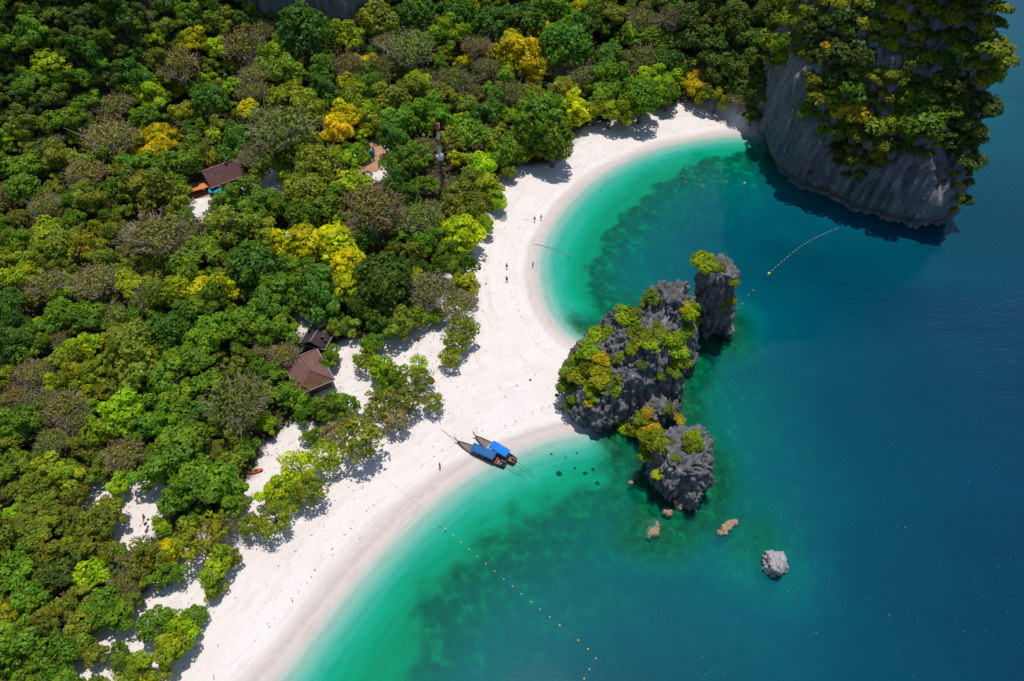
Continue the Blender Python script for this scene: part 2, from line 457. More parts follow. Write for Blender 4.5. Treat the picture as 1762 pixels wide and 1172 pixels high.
r1 = t.noise(t.mapv(P, (0.5, 1.7, 1), (0, 0, 0.35)), 1.0, 5, 0.6, 0.3)
r2 = t.noise(t.mapv(P, (0.10, 0.28, 1), (0, 0, 0.5)), 1.0, 4, 0.55, 0.2)
hh = t.math('ADD', t.math('MULTIPLY', r1, 0.5), t.math('MULTIPLY', r2, 1.0))
nrm = t.bump(hh, t.math('MULTIPLY', t.math('ADD', t.math('MULTIPLY', t.math('SUBTRACT', dep, 8.5), 0.10, clamp=True), 0.05), 0.65), 0.5)
tr = t.n('BsdfTransparent', {'Color': T}).outputs[0]
df = t.n('BsdfDiffuse', {'Color': scat}).outputs[0]
body = t.n('AddShader', {0: tr, 1: df}).outputs[0]
gl = t.n('BsdfGlossy', {'Color': (1, 1, 1, 1), 'Roughness': 0.05, 'Normal': nrm}).outputs[0]
fr = t.n('Fresnel', {'IOR': 1.33, 'Normal': nrm}).outputs[0]
fr = t.math('MULTIPLY', fr, t.math('MULTIPLY', dep, 4.0, clamp=True))
M['sea'] = t.surf(t.n('MixShader', {0: fr, 1: body, 2: gl}).outputs[0])
keep = TH[TF].min(1) < 0.12
used, inv = np.unique(TF[keep], return_inverse=True)
sea = link('sea', mesh_np('sea', np.stack([TX[used], TY[used], TX[used] * 0], 1), inv.reshape(-1, 4), True,
           {'depth': np.maximum(0, np.where(TD[used] > 0, np.maximum(-TH[used], 0), 0))}, M['sea']))
tag(sea, 'clear sea, pale turquoise over the sand and deep blue further out', kind='structure')
# ------------------------------------------------------------------ limestone
def limestone(name, base=(0.135, 0.138, 0.15), dark=(0.02, 0.022, 0.027), pale=(0.46, 0.45, 0.45), tan=(0.40, 0.29, 0.19), tan_amt=0.5, streak=(0.5, 0.5, 0.10), sc=1.0):
    t = NT(name); P = t.pos()
    st = t.noise(t.mapv(P, tuple(s * sc for s in streak)), 1.0, 7, 0.62, 0.5)
    fine = t.noise(P, 1.6 * sc, 7, 0.7, 0.3)
    bigp = t.noise(t.mapv(P, (0.11 * sc, 0.11 * sc, 0.06 * sc)), 1.0, 4, 0.6)
    mixn = t.math('ADD', t.math('MULTIPLY', st, 0.6), t.math('MULTIPLY', fine, 0.4))
    c = t.ramp(mixn, [(0.33, dark), (0.47, base), (0.56, tuple(b * 1.15 for b in base)), (0.68, pale)])
    c = t.mix(t.math('MULTIPLY', t.ramp(bigp, [(0.52, (0, 0, 0)), (0.68, (1, 1, 1))]), tan_amt), c, tan)
    h = t.math('ADD', t.math('MULTIPLY', fine, 0.6), t.math('MULTIPLY', t.noise(P, 5 * sc, 5, 0.7), 0.4))
    return t.surf(t.principled(c, 0.9, 0.15, t.bump(h, 0.9, 0.35 / sc)))

M['karst'] = limestone('grey_limestone', base=(0.15, 0.16, 0.175), dark=(0.016, 0.019, 0.025), pale=(0.60, 0.60, 0.60), tan=(0.30, 0.24, 0.18), tan_amt=0.45, streak=(0.75, 0.75, 0.055))
M['islet'] = limestone('dark_limestone', base=(0.145, 0.147, 0.155), dark=(0.018, 0.019, 0.022), pale=(0.52, 0.515, 0.52), tan=(0.22, 0.16, 0.11), tan_amt=0.35, streak=(0.9, 0.9, 0.3), sc=1.15)
M['palerock'] = limestone('pale_rock', base=(0.38, 0.35, 0.37), dark=(0.10, 0.09, 0.10), pale=(0.62, 0.58, 0.60), tan=(0.42, 0.33, 0.25), tan_amt=0.25, streak=(1.2, 1.2, 1.0), sc=1.6)
M['tanrock'] = limestone('tan_rock', base=(0.34, 0.24, 0.17), dark=(0.12, 0.08, 0.06), pale=(0.55, 0.42, 0.33), tan=(0.40, 0.27, 0.16), tan_amt=0.5, streak=(1.2, 1.2, 1.0), sc=1.6)
M['blackrock'] = limestone('wet_dark_rock', base=(0.07, 0.06, 0.06), dark=(0.02, 0.02, 0.02), pale=(0.16, 0.14, 0.13), tan=(0.12, 0.09, 0.06), tan_amt=0.3, streak=(1.2, 1.2, 1.0), sc=1.6)

def resample(poly, n):
    p = chaikin(poly, 2, True); q = np.concatenate([p, p[:1]])
    s = np.concatenate([[0], np.cumsum(np.hypot(*np.diff(q, axis=0).T))])
    tt = np.linspace(0, s[-1], n, endpoint=False)
    return np.stack([np.interp(tt, s, q[:, 0]), np.interp(tt, s, q[:, 1])], 1)

def column(mb, poly, z0, profile, top_shift=(0, 0), n=28, tilt=(0, 0)):
    """a lofted rock body; profile = [(z, inset fraction), ...]"""
    p = resample(poly, n); c = p.mean(0); rings = []
    zt = profile[-1][0]
    for z, ins in [(z0, profile[0][1])] + list(profile):
        f = max(0, z) / zt
        q = c + (p - c) * (1 - ins) + np.array(top_shift) * f
        zz = z + (q[:, 0] - c[0]) * tilt[0] * f + (q[:, 1] - c[1]) * tilt[1] * f
        rings.append([(a, b, h) for (a, b), h in zip(q, zz)])
    mb.loft(rings)

def sculpt(name, mb, voxel, mat, amps, seed, vstretch=0.45, notch=1.6, spikes=0.0, facets=None, bias=0.3, notch_z=(1.0, 1.3)):
    """joins the bodies into one closed skin and weathers it"""
    tmp = mb.build('rough_' + name, None)
    md = tmp.modifiers.new('skin', 'REMESH'); md.mode = 'VOXEL'; md.voxel_size = voxel; md.adaptivity = 0
    dg = bpy.context.evaluated_depsgraph_get(); dg.update()
    ev = tmp.evaluated_get(dg); me = bpy.data.meshes.new_from_object(ev)
    bpy.data.objects.remove(tmp)
    n = len(me.vertices)
    co = np.empty(n * 3, np.float32); me.vertices.foreach_get('co', co); co = co.reshape(-1, 3).astype(float)
    no = np.empty(n * 3, np.float32); me.vertices.foreach_get('normal', no); no = no.reshape(-1, 3).astype(float)
    side = 1 - np.abs(no[:, 2])
    d = np.zeros(n)
    for k, (sc, am) in enumerate(amps):
        q = co / sc; q[:, 2] *= vstretch
        d += am * (ridged(q, 3, seed + 7 * k) if k % 2 == 0 else fbm(q, 3, seed + 7 * k))
    for sc, am in ((amps[1][0] * .8, amps[1][1] * .9), (amps[2][0] * .8, amps[2][1] * .8)):   # clefts
        q = co / sc; q[:, 2] *= vstretch * .6
        d -= am * np.exp(-(fbm(q + 31.7, 2, seed + 140) / 0.075) ** 2)
    d = d - d.mean() - bias
    if notch > 2: d *= 0.45 + 0.55 * sm(2.5, 7.0, co[:, 2])
    new = co + no * d[:, None]
    if spikes:
        up = np.clip(no[:, 2], 0, 1)
        sp = np.clip(ridged(np.stack([co[:, 0] / 1.7, co[:, 1] / 1.7, co[:, 2] * 0 + seed], 1), 2, seed + 90), 0, 1) ** 2
        new[:, 2] += up * sp * spikes
    if notch:   # the sea has cut a notch at the waterline
        f = np.exp(-((co[:, 2] - notch_z[0]) / notch_z[1]) ** 2) * side
        new[:, :2] -= no[:, :2] * (notch * f)[:, None]
    me.vertices.foreach_set('co', new.astype(np.float32).ravel())
    me.polygons.foreach_set('use_smooth', np.zeros(len(me.polygons), bool) if facets else np.ones(len(me.polygons), bool))
    me.update(); me.name = name; me.materials.clear(); me.materials.append(mat)
    return me

ROCKS = []
def rock(name, me, label, cat):
    o = link(name, me); tag(o, label, cat); ROCKS.append(o); return o

# the headland: rings of the footprint, drawn in more on the seaward slope than on its bare west wall
mb = MB()
kp = resample(KARST_BASE, 120); kn = []
for i in range(120):
    tng = kp[(i + 1) % 120] - kp[i - 1]; tng /= np.linalg.norm(tng); kn.append((tng[1], -tng[0]))
kn = np.array(kn)
if ((kp + kn - kp.mean(0)) ** 2).sum() < ((kp - kn - kp.mean(0)) ** 2).sum(): kn = -kn
west = sm(-0.35, -0.95, kn[:, 0]); east = sm(0.3, 0.9, kn[:, 0]); front = np.clip(1 - west - east, 0, 1)
cx = sm(84, 72, kp[:, 0])
rings = []
for z in (-6, -2, 0, 3, 6, 10, 14, 17, 20, 24, 28, 33, 38, 44, 50, 56, 61, 66, 70, 72):
    ledge = 15 + 4 * np.sin(kp[:, 0] * 0.35) + 2 * np.sin(kp[:, 0] * 0.9 + 1)
    zz = np.maximum(z - ledge, 0)
    fr = 0.52 * zz + 0.05 * max(z, 0)
    we = 0.06 * max(z, 0) + np.maximum(z - 31, 0) * 0.55
    ea = 0.30 * max(z, 0) + np.maximum(z - 42, 0) * 0.25
    fr = fr * (1 - 0.75 * cx) + (0.10 * max(z, 0) + np.maximum(z - 30, 0) * .4) * 0.75 * cx
    ins = front * fr + west * we + east * ea + (sm(58, 72, np.full(120, float(z))) * 9)
    ins = ins + 0.30 * max(z - 8, 0) * np.clip(front, 0, .5) * sm(.1, .5, kn[:, 0])
    if z < 0: ins = ins - 1.0
    q = kp - kn * ins[:, None]
    c = kp.mean(0)
    rings.append([(a, b, float(z)) for a, b in q])
mb.loft(rings)
me = sculpt('headland', mb, 0.7, M['karst'], [(16, 3.0), (6.0, 1.8), (2.4, 1.5), (1.3, 0.8)], 3, 0.15, 4.6, notch_z=(-0.2, 3.0))
rock('limestone_headland', me, 'big grey limestone headland rising from the sea, topped with green shrubs', 'headland')

# the rock wall seen at the top of the picture behind the forest
mb = MB()
w0 = [(-100, 244), (-92, 236.5), (-82, 235), (-70, 238), (-58, 236), (-50, 239), (-44, 246), (-52, 260), (-96, 260)]
column(mb, np.array(w0, float), -4, [(6, 0.0), (20, 0.02), (36, 0.06), (46, 0.14)], n=40)
me = sculpt('cliff', mb, 0.9, M['karst'], [(12, 2.2), (5, 1.3), (2.2, 0.6)], 17, 0.25, 0)
rock('limestone_cliff', me, 'bare bluish grey limestone cliff behind the forest at the top edge', 'cliff')

# the islet in the middle
mb = MB()
A = lambda *p: np.array(p, float)
column(mb, A((9.6, 88), (9.9, 81), (11.8, 75), (16, 73.4), (20, 74.2), (22.5, 78), (22, 86), (19, 93), (14, 95)), -3, [(3, 0.02), (6, 0.10), (8.5, 0.24), (10.5, 0.5)], (1.0, 1.5), tilt=(0.25, 0.1))
column(mb, A((17, 79), (22, 75.5), (28, 79), (33, 82), (35, 86.5), (33, 93), (25, 96), (18, 95), (15, 87)), -3, [(4, 0.03), (9, 0.10), (13, 0.24), (15.5, 0.5)], (0.5, 2.0), tilt=(0.12, 0.12))
column(mb, A((26, 88), (33, 87), (37.0, 90.5), (38.6, 96), (37, 101), (31, 102.5), (25, 99)), -3, [(5, 0.04), (11, 0.16), (16, 0.34), (19.6, 0.62)], (-1.0, -0.8), tilt=(0.1, 0.1))
column(mb, A((17, 88), (22, 87), (25, 92), (24, 98), (19, 99), (15.5, 95)), -3, [(5, 0.05), (11, 0.22), (14.5, 0.42), (16.2, 0.68)], (0.3, -1.0))
column(mb, A((30, 79.5), (34, 81.5), (35.6, 86), (33, 88), (29, 85)), -3, [(3, 0.05), (6.5, 0.2), (8.5, 0.5)], (-0.6, 0.6))
column(mb, A((21, 74), (27, 74.2), (33.6, 76), (34.4, 80), (30, 82), (22, 80)), -3, [(1.5, 0.05), (3.2, 0.2), (4.6, 0.55)], (0.5, 0.5), tilt=(0.1, 0.1))
column(mb, A((35.5, 88), (38.4, 89.2), (39.4, 93.5), (37, 95)), -3, [(1.4, 0.05), (3.0, 0.35)], (0, 0), n=14)
column(mb, A((37.5, 96), (40.5, 97.5), (40, 101), (37, 101)), -3, [(1.2, 0.05), (2.4, 0.4)], (0, 0), n=14)
column(mb, A((24, 70), (28, 69), (30, 73), (28, 76), (23, 75.5)), -3, [(0.7, 0.05), (1.7, 0.4)], n=16)
me = sculpt('islet', mb, 0.24, M['islet'], [(6.5, 1.4), (2.6, 1.0), (1.3, 0.9), (0.7, 0.5)], 29, 0.36, 1.1, 1.1, None, 0.45)
rock('rock_islet', me, 'dark jagged limestone islet joined to the beach, with yellow green shrubs on it', 'rock islet')

mb = MB()
column(mb, A((24.2, 64), (26, 60.2), (29.5, 59.2), (33.2, 59.4), (35.6, 63), (36.4, 67.9), (34.5, 71), (30, 71.8), (26, 70.2), (24.2, 67)), -3, [(3, -0.02), (6, 0.05), (8, 0.17), (9.3, 0.42)], (0.1, 0.5), tilt=(0.02, 0.06))
column(mb, A((28.5, 58.4), (33.2, 57.6), (34, 60.5), (31, 62)), -3, [(1.6, 0.02), (3.4, 0.2), (4.2, 0.5)], n=16)
me = sculpt('sea_rock', mb, 0.24, M['islet'], [(5, 1.0), (2.3, 0.9), (1.2, 0.75), (0.65, 0.45)], 43, 0.38, 1.1, 1.0, None, 0.25)
rock('sea_rock', me, 'blocky dark grey sea rock standing off the south end of the islet', 'sea rock')

mb = MB()
column(mb, A((39.8, 99.8), (43, 98.9), (46.6, 99.9), (47.6, 103), (46, 106.3), (41.8, 106.3), (39.6, 103.4)), -3, [(3, -0.02), (9, -0.04), (15, -0.02), (17.5, 0.06), (19, 0.3)], (-2.6, -0.6), tilt=(0.06, 0))
column(mb, A((44.5, 98.6), (47.6, 98.8), (48, 101.5), (45, 102)), -3, [(1.4, 0.02), (2.8, 0.4)], n=14)
me = sculpt('sea_stack', mb, 0.26, M['islet'], [(5, 0.9), (2.3, 0.9), (1.2, 0.75), (0.65, 0.45)], 57, 0.36, 1.2, 1.2, None, 0.1)
rock('sea_stack', me, 'tall dark sea stack with a shrub on its flat top', 'sea stack')

def boulder(name, px, py, size, mat, label, seed, z=None, lift=0.25, cat='rock', vox=0.11, rz=0.0):
    P = un(px, py, 0.2); g = float(ground_z(P[0], P[1])[0]) if z is None else z
    b = MB(); r = np.random.default_rng(seed); n = 9
    an = np.linspace(0, 2 * math.pi, n, endpoint=False) + rz
    poly = np.stack([np.cos(an - rz) * size[0] * r.uniform(.75, 1.1, n), np.sin(an - rz) * size[1] * r.uniform(.75, 1.1, n)], 1)
    cr, sr = math.cos(rz), math.sin(rz)
    poly = np.stack([poly[:, 0] * cr - poly[:, 1] * sr, poly[:, 0] * sr + poly[:, 1] * cr], 1)
    hh = size[2]
    column(b, poly, -size[2] * .6, [(hh * .25, -0.04), (hh * .6, 0.08), (hh * .85, 0.28), (hh, 0.55)], tuple(r.uniform(-.2, .2, 2) * size[0]), n=18, tilt=tuple(r.uniform(-.2, .2, 2)))
    m = max(size[:2])
    me = sculpt(name, b, max(vox, m * .06), mat, [(m * .9, m * .22), (m * .45, m * .16), (m * .24, m * .11)], seed + 200, 0.7, 0, 0, None, m * .02)
    o = link(name, me, loc=(P[0], P[1], (g if z is None else z) + lift * 0 - 0.05)); tag(o, label, cat); ROCKS.append(o); return o

boulder('white_rock', 1331, 972, (2.1, 2.6, 2.9), M['palerock'], 'pale pinkish rock standing alone in the sea, dark at its foot', 5, z=0, vox=0.13)
boulder('tan_rock', 1252, 906, (2.3, 0.95, 0.75), M['tanrock'], 'low tan brown rock breaking the surface between the white rock and the sea rock', 6, z=-0.1, rz=0.55)
boulder('tan_rock', 1149, 880, (0.95, 0.85, 0.7), M['tanrock'], 'small pale tan rock just below the foot of the sea rock', 7, z=-0.1)
boulder('tan_rock', 1124, 911, (2.3, 1.25, 0.5), M['tanrock'], 'submerged brown rock barely awash, below the sea rock', 8, z=-0.35, rz=0.8)
boulder('tan_rock', 1086, 829, (0.6, 0.45, 0.4), M['tanrock'], 'small reddish rock in the shallows left of the sea rock', 9, z=-0.1)
boulder('tan_rock', 1175, 866, (1.9, 1.1, 1.0), M['tanrock'], 'rust brown ledge at the waterline under the sea rock', 10, z=-0.1)
boulder('shore_rock', 957, 682, (0.42, 0.36, 0.4), M['blackrock'], 'small black rock on the sand beside the islet, the upper one', 11)
boulder('shore_rock', 974, 690, (0.5, 0.4, 0.5), M['blackrock'], 'small black rock touching the shrubs at the foot of the islet', 12)
boulder('shore_rock', 962, 708, (0.9, 0.75, 0.7), M['palerock'], 'grey rock on the wet sand at the southwest corner of the islet', 13)
boulder('shore_rock', 912, 658, (0.32, 0.28, 0.3), M['blackrock'], 'lone small dark stone on the open sand left of the islet', 14)
boulder('shore_rock', 921, 649, (0.15, 0.14, 0.14), M['blackrock'], 'tiny pebble sized stone on the sand above the lone dark stone', 15)
boulder('shore_rock', 836, 492, (0.3, 0.26, 0.22), M['blackrock'], 'tiny dark stone on the sand near the forest edge in the middle of the beach', 16)
boulder('shore_rock', 1197, 596, (1.0, 0.8, 1.1), M['palerock'], 'pale boulder at the waterline between the islet and the stack', 17, z=-0.1)
boulder('shore_rock', 1190, 615, (0.9, 0.9, 1.0), M['palerock'], 'second pale boulder on the right side of the islet, below the first', 18, z=-0.1)
boulder('shore_rock', 1184, 640, (0.9, 1.2, 0.9), M['islet'], 'dark boulder at the right foot of the islet', 19, z=-0.1)
for k, (px, py, s, l) in enumerate([(963, 809, 0.62, 'largest of the dark stones under the turquoise water right of the boats'), (949, 779, .3, 'small sunken stone above and left of the largest one right of the boats'), (974, 783, .22, 'sunken pebble straight above the largest dark stone in the turquoise water'),
        (1008, 806, .5, 'sunken dark stone halfway between the largest one and the sea rock'), (990, 799, .3, 'small sunken stone just right of the largest one'), (954, 797, .2, 'tiny sunken stone touching the upper left of the largest one'),
        (1030, 822, .55, 'sunken dark stone nearest the sea rock, at the reef edge'), (993, 776, .25, 'small sunken stone just below the front foot of the islet'), (932, 790, .18, 'tiny sunken stone nearest the stern of the boats'), (1021, 800, .4, 'sunken stone above the one at the reef edge')]):
    boulder('sunken_rock', px, py, (s, s * .85, s * .7), M['blackrock'], l, 30 + k)['group'] = 'sunken stones in the turquoise shallows'
ROCK_BVH = []
for o in ROCKS[:6]:
    me = o.data
    ROCK_BVH.append((o, BVHTree.FromPolygons([v.co.copy() for v in me.vertices], [tuple(p.vertices) for p in me.polygons])))
def rock_ray(px, py):
    d = Vector(raydir(px, py)).normalized(); best = None
    for o, b in ROCK_BVH:
        h = b.ray_cast(Vector((0, 0, CAM_H)), d)
        if h[0] is not None and (best is None or h[3] < best[2]): best = (h[0], h[1], h[3], o)
    return best
# ------------------------------------------------------------------ vegetation
def leaf_mat(name, rough=0.5, trans=0.3, gain=1.0):
    t = NT(name)
    oc = t.n('ObjectInfo').outputs['Color']; tint = t.attr('tint')[0]
    c = t.mix(1.0, oc, tint, 'MULTIPLY')
    a = t.principled(c, rough, 0.18)
    b = t.n('BsdfTranslucent', {'Color': t.mix(1.0, c, (0.95, 1.0, 0.35), 'MULTIPLY')}).outputs[0]
    return t.surf(t.n('MixShader', {0: trans, 1: a, 2: b}).outputs[0])
M['leaf'] = leaf_mat('leaves', 0.5, 0.45)
M['twig'] = leaf_mat('dry_twigs', 0.8, 0.1)
M['bark'] = plain('bark', (0.16, 0.125, 0.095), 0.9, 0.1, 0.4, 2.0)
M['palebark'] = plain('pale_bark', (0.40, 0.36, 0.30), 0.9, 0.1, 0.3, 2.0)

def leaf_cards(P, N, size, r, aspect=1.7, tint=None):
    """one rhombic leaf clump per point, bent along its midrib"""
    n = len(P)
    N = N / (np.linalg.norm(N, axis=1, keepdims=True) + 1e-9)
    A = np.cross(N, r.normal(size=(n, 3))); A /= np.linalg.norm(A, axis=1, keepdims=True) + 1e-9
    B = np.cross(N, A)
    s = size * r.uniform(0.65, 1.35, (n, 1))
    V = np.stack([P - A * s * aspect * .5, P + B * s * .5 - N * s * .12, P + A * s * aspect * .5, P - B * s * .5 - N * s * .12], 1).reshape(-1, 3)
    F = np.arange(4 * n).reshape(n, 4)
    T = np.repeat(tint, 4, 0)
    return V, F, T

def rand_dirs(n, r, zmin=-1.0):
    z = r.uniform(zmin, 1, n); a = r.uniform(0, 2 * math.pi, n); q = np.sqrt(1 - z * z)
    return np.stack([q * np.cos(a), q * np.sin(a), z], 1)

HUE = {'warm': (1.25, 1.02, 0.8), 'cool': (0.8, 0.97, 1.15)}
def crown_mesh(kind, seed):
    """unit crown: radius about 1, centred on the origin"""
    r = np.random.default_rng(seed)
    Ps, Ns, Ts, Ss = [], [], [], []
    lobes = []
    if kind == 'lobed':
        n = int(r.integers(22, 32)); ph = r.uniform(0, 6.28); sq = r.uniform(0.62, 0.9); e = r.uniform(0.8, 1.2)
        for i in range(n):
            z = 1 - (i + .5) / n * 1.6; a = i * 2.39996 + r.uniform(-.7, .7); q = math.sqrt(max(0, 1 - min(1, abs(z)) ** 2))
            d = r.uniform(.42, 1.0) * (1 + .25 * math.sin(2 * a + ph) + .14 * math.sin(3 * a + 2 * ph))
            lobes.append((np.array([q * math.cos(a) * d * e, q * math.sin(a) * d / e, z * d * sq + r.uniform(-.08, .08)]), r.uniform(.19, .40), (1, 1, .75), 112))
    elif kind == 'dense':
        n = 40; e = r.uniform(.9, 1.1); tall = r.uniform(1.0, 1.35)
        for i in range(n):
            z = 1 - (i + .5) / n * 1.5; a = i * 2.39996 + r.uniform(-.4, .4); q = math.sqrt(max(0, 1 - min(1, abs(z)) ** 2))
            d = r.uniform(.66, .8)
            lobes.append((np.array([q * math.cos(a) * d * e, q * math.sin(a) * d / e, z * d * tall * .8]), r.uniform(.2, .3), (1, 1, .85), 55))
    elif kind == 'layered':
        for tier, (z, R) in enumerate([(-.42, .82), (-.12, 1.0), (.16, .86), (.4, .62), (.58, .3)]):
            m = max(1, int(9 * R))
            for i in range(m):
                a = 2 * math.pi * (i + r.uniform(-.25, .25)) / m + tier; d = R * r.uniform(.5, .78) if m > 2 else 0.1
                lobes.append((np.array([d * math.cos(a), d * math.sin(a), z + r.uniform(-.06, .06) - 0.12 * d]), r.uniform(.24, .36), (1.1, 1.1, .28), 62))
    elif kind == 'shrub':
        n = int(r.integers(8, 13))
        for i in range(n):
            a = i * 2.4 + r.uniform(-.5, .5); d = math.sqrt((i + .5) / n) * .68
            lobes.append((np.array([d * math.cos(a), d * math.sin(a), .45 * (1 - d * d) + r.uniform(-.1, .1)]), r.uniform(.26, .4), (1, 1, .85), 75))
    elif kind == 'wispy':
        for i in range(38):
            a = i * 2.4 + r.uniform(-.6, .6); z = r.uniform(-.5, .75); q = math.sqrt(1 - z * z) * r.uniform(.35, .9)
            lobes.append((np.array([q * math.cos(a), q * math.sin(a), z * .8]), r.uniform(.16, .30), (1, 1, .7), 28))
    if kind != 'bare':
        lsz = {'lobed': .108, 'dense': .10, 'layered': .135, 'shrub': .15, 'wispy': .082}[kind]
        for c, R, sqz, cnt in lobes:
            d = rand_dirs(cnt, r, -.55); rad = R * r.uniform(.72, 1.08, (cnt, 1))
            p = c + d * rad * np.array(sqz)
            out = c / (np.linalg.norm(c) + .2)
            nn = d * .85 + out * .25 + np.array([0, 0, .35]) + r.normal(size=(cnt, 3)) * .42
            v = r.uniform(.78, 1.22) * r.uniform(.72, 1.28, (cnt, 1))
            w = r.uniform(-1, 1) * .26 + r.normal(size=(cnt, 1)) * .09
            Ts.append(np.concatenate([v * (1 + w * .75), v * (1 + w * .2), v * (1 - w), np.ones((cnt, 1))], 1))
            Ps.append(p); Ns.append(nn); Ss.append(np.full((cnt, 1), lsz))
        P = np.concatenate(Ps); N = np.concatenate(Ns); T = np.concatenate(Ts)
        V, F, TT = leaf_cards(P, N, lsz, r, 1.5 if kind != 'wispy' else 2.6, T)
        return mesh_np('crown_' + kind, V, F, False, {'tint': TT}, M['leaf'])
    # bare: a haze of twigs on a broad dome
    n = 1700
    d = rand_dirs(n, r, -.25); rad = r.uniform(.25, 1.0, (n, 1)) ** .6
    bumps = 1 + .42 * vnoise(d * 2.4 + seed)[:, None]
    p = d * rad * bumps * np.array([1, 1, .62])
    dirn = d * .5 + r.normal(size=(n, 3)) * .8; dirn /= np.linalg.norm(dirn, axis=1, keepdims=True)
    sd = np.cross(dirn, r.normal(size=(n, 3))); sd /= np.linalg.norm(sd, axis=1, keepdims=True)
    L = r.uniform(.06, .18, (n, 1)); W = r.uniform(.007, .014, (n, 1))
    V = np.stack([p - dirn * L * .5 - sd * W, p - dirn * L * .5 + sd * W, p + dirn * L * .5 + sd * W * .4, p + dirn * L * .5 - sd * W * .4], 1).reshape(-1, 3)
    v = r.uniform(.8, 1.25, (n, 1)); w = r.normal(size=(n, 1)) * .1
    T = np.concatenate([v * (1 + w), v, v * (1 - w), np.ones((n, 1))], 1)
    # a few remaining leaves
    k = 620
    d2 = rand_dirs(k, r, 0); p2 = d2 * r.uniform(.5, .95, (k, 1)) * np.array([1, 1, .6])
    v2 = r.uniform(.5, 1.1, (k, 1))
    T2 = np.concatenate([v2 * .62, v2 * 1.05, v2 * .22, np.ones((k, 1))], 1)
    V2, F2, TT2 = leaf_cards(p2, d2 + r.normal(size=(k, 3)) * .6, .085, r, 1.5, T2)
    V = np.concatenate([V, V2]); F = np.concatenate([np.arange(4 * n).reshape(n, 4), F2 + 4 * n]); TT = np.concatenate([np.repeat(T, 4, 0), TT2])
    return mesh_np('crown_bare', V, F, False, {'tint': TT}, M['twig'])

HC = 1.35     # crown centre above the ground, in crown radii
def trunk_mesh(kind, seed):
    r = np.random.default_rng(seed + 500); mb = MB()
    lean = r.uniform(-.12, .12, 2); fork = HC - (.75 if kind != 'bare' else .85)
    base = [(0, 0, -.25), (lean[0] * .3, lean[1] * .3, fork * .5), (lean[0], lean[1], fork)]
    w = .075 if kind != 'dense' else .09
    mb.tube(base, [w * 1.5, w, w * .85], 7)
    nl = 6 if kind != 'bare' else 8
    for i in range(nl):
        a = 2 * math.pi * (i + r.uniform(-.3, .3)) / nl; R = r.uniform(.4, .75); z = HC + r.uniform(-.1, .3)
        e = Vector((R * math.cos(a), R * math.sin(a), z)); s = Vector(base[2])
        m = s.lerp(e, .45) + Vector((r.uniform(-.08, .08), r.uniform(-.08, .08), .06))
        mb.tube([s, m, e], [w * .6, w * .4, w * .14], 5, False)
        if kind == 'bare':
            for j in range(5):
                q = m.lerp(e, r.uniform(.0, .7)); u = a + r.uniform(-.9, .9); R2 = r.uniform(.6, .97); f = Vector((R2 * math.cos(u), R2 * math.sin(u), HC + .6 * math.sqrt(max(0, 1 - R2 * R2)) * r.uniform(.5, .85)))
                h = q.lerp(f, .5) + Vector((0, 0, .05)); mb.tube([q, h, f], [w * .22, w * .15, w * .05], 4, False)
                for k in range(2):
                    g2 = f + Vector(tuple(r.normal(size=3) * .17)); mb.tube([h, h.lerp(g2, .6) + Vector((0, 0, .03)), g2], [w * .16, w * .11, w * .04], 3, False)
        for j in range(3 if kind in ('bare', 'wispy') else 1):
            q = m.lerp(e, r.uniform(.1, .6)); b = r.normal(size=3) * .25
            f = q + Vector((b[0] + .15 * math.cos(a), b[1] + .15 * math.sin(a), abs(b[2]) + .12))
            mb.tube([q, q.lerp(f, .5) + Vector((0, 0, .03)), f], [w * .28, w * .2, w * .08], 4, False)
    return mb.mesh('trunk', M['palebark'] if kind in ('bare',) else M['bark'], True)

PROTO = {}
for kind, cnt in (('lobed', 8), ('dense', 4), ('layered', 4), ('bare', 5), ('wispy', 4)):
    PROTO[kind] = [(crown_mesh(kind, 100 + 13 * i + len(kind)), trunk_mesh(kind, 10 * i + len(kind))) for i in range(cnt)]
SHRUB = [crown_mesh('shrub', 900 + i) for i in range(6)]

COLS = {  # leaf colours (base albedo); K is olive with shade painted in
    'G': (0.092, 0.160, 0.010), 'D': (0.046, 0.088, 0.008), 'B': (0.052, 0.112, 0.012), 'O': (0.125, 0.150, 0.014), 'L': (0.19, 0.27, 0.007),
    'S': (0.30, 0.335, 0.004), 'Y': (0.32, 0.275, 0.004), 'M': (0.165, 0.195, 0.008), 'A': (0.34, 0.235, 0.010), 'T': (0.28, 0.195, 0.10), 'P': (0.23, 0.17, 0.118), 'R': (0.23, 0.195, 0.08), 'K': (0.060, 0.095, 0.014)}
CNAME = {'G': 'mid green', 'D': 'very dark green', 'B': 'deep bluish green', 'O': 'olive green', 'L': 'light green', 'S': 'bright lime green', 'Y': 'bright yellow', 'M': 'yellowish olive',
         'A': 'orange yellow', 'T': 'dry brown', 'P': 'dry greyish purple', 'R': 'dry tan', 'K': 'dull dark green'}
KN = {'b': 'lobed', 'd': 'dense', 'l': 'layered', 'n': 'bare', 'w': 'wispy'}
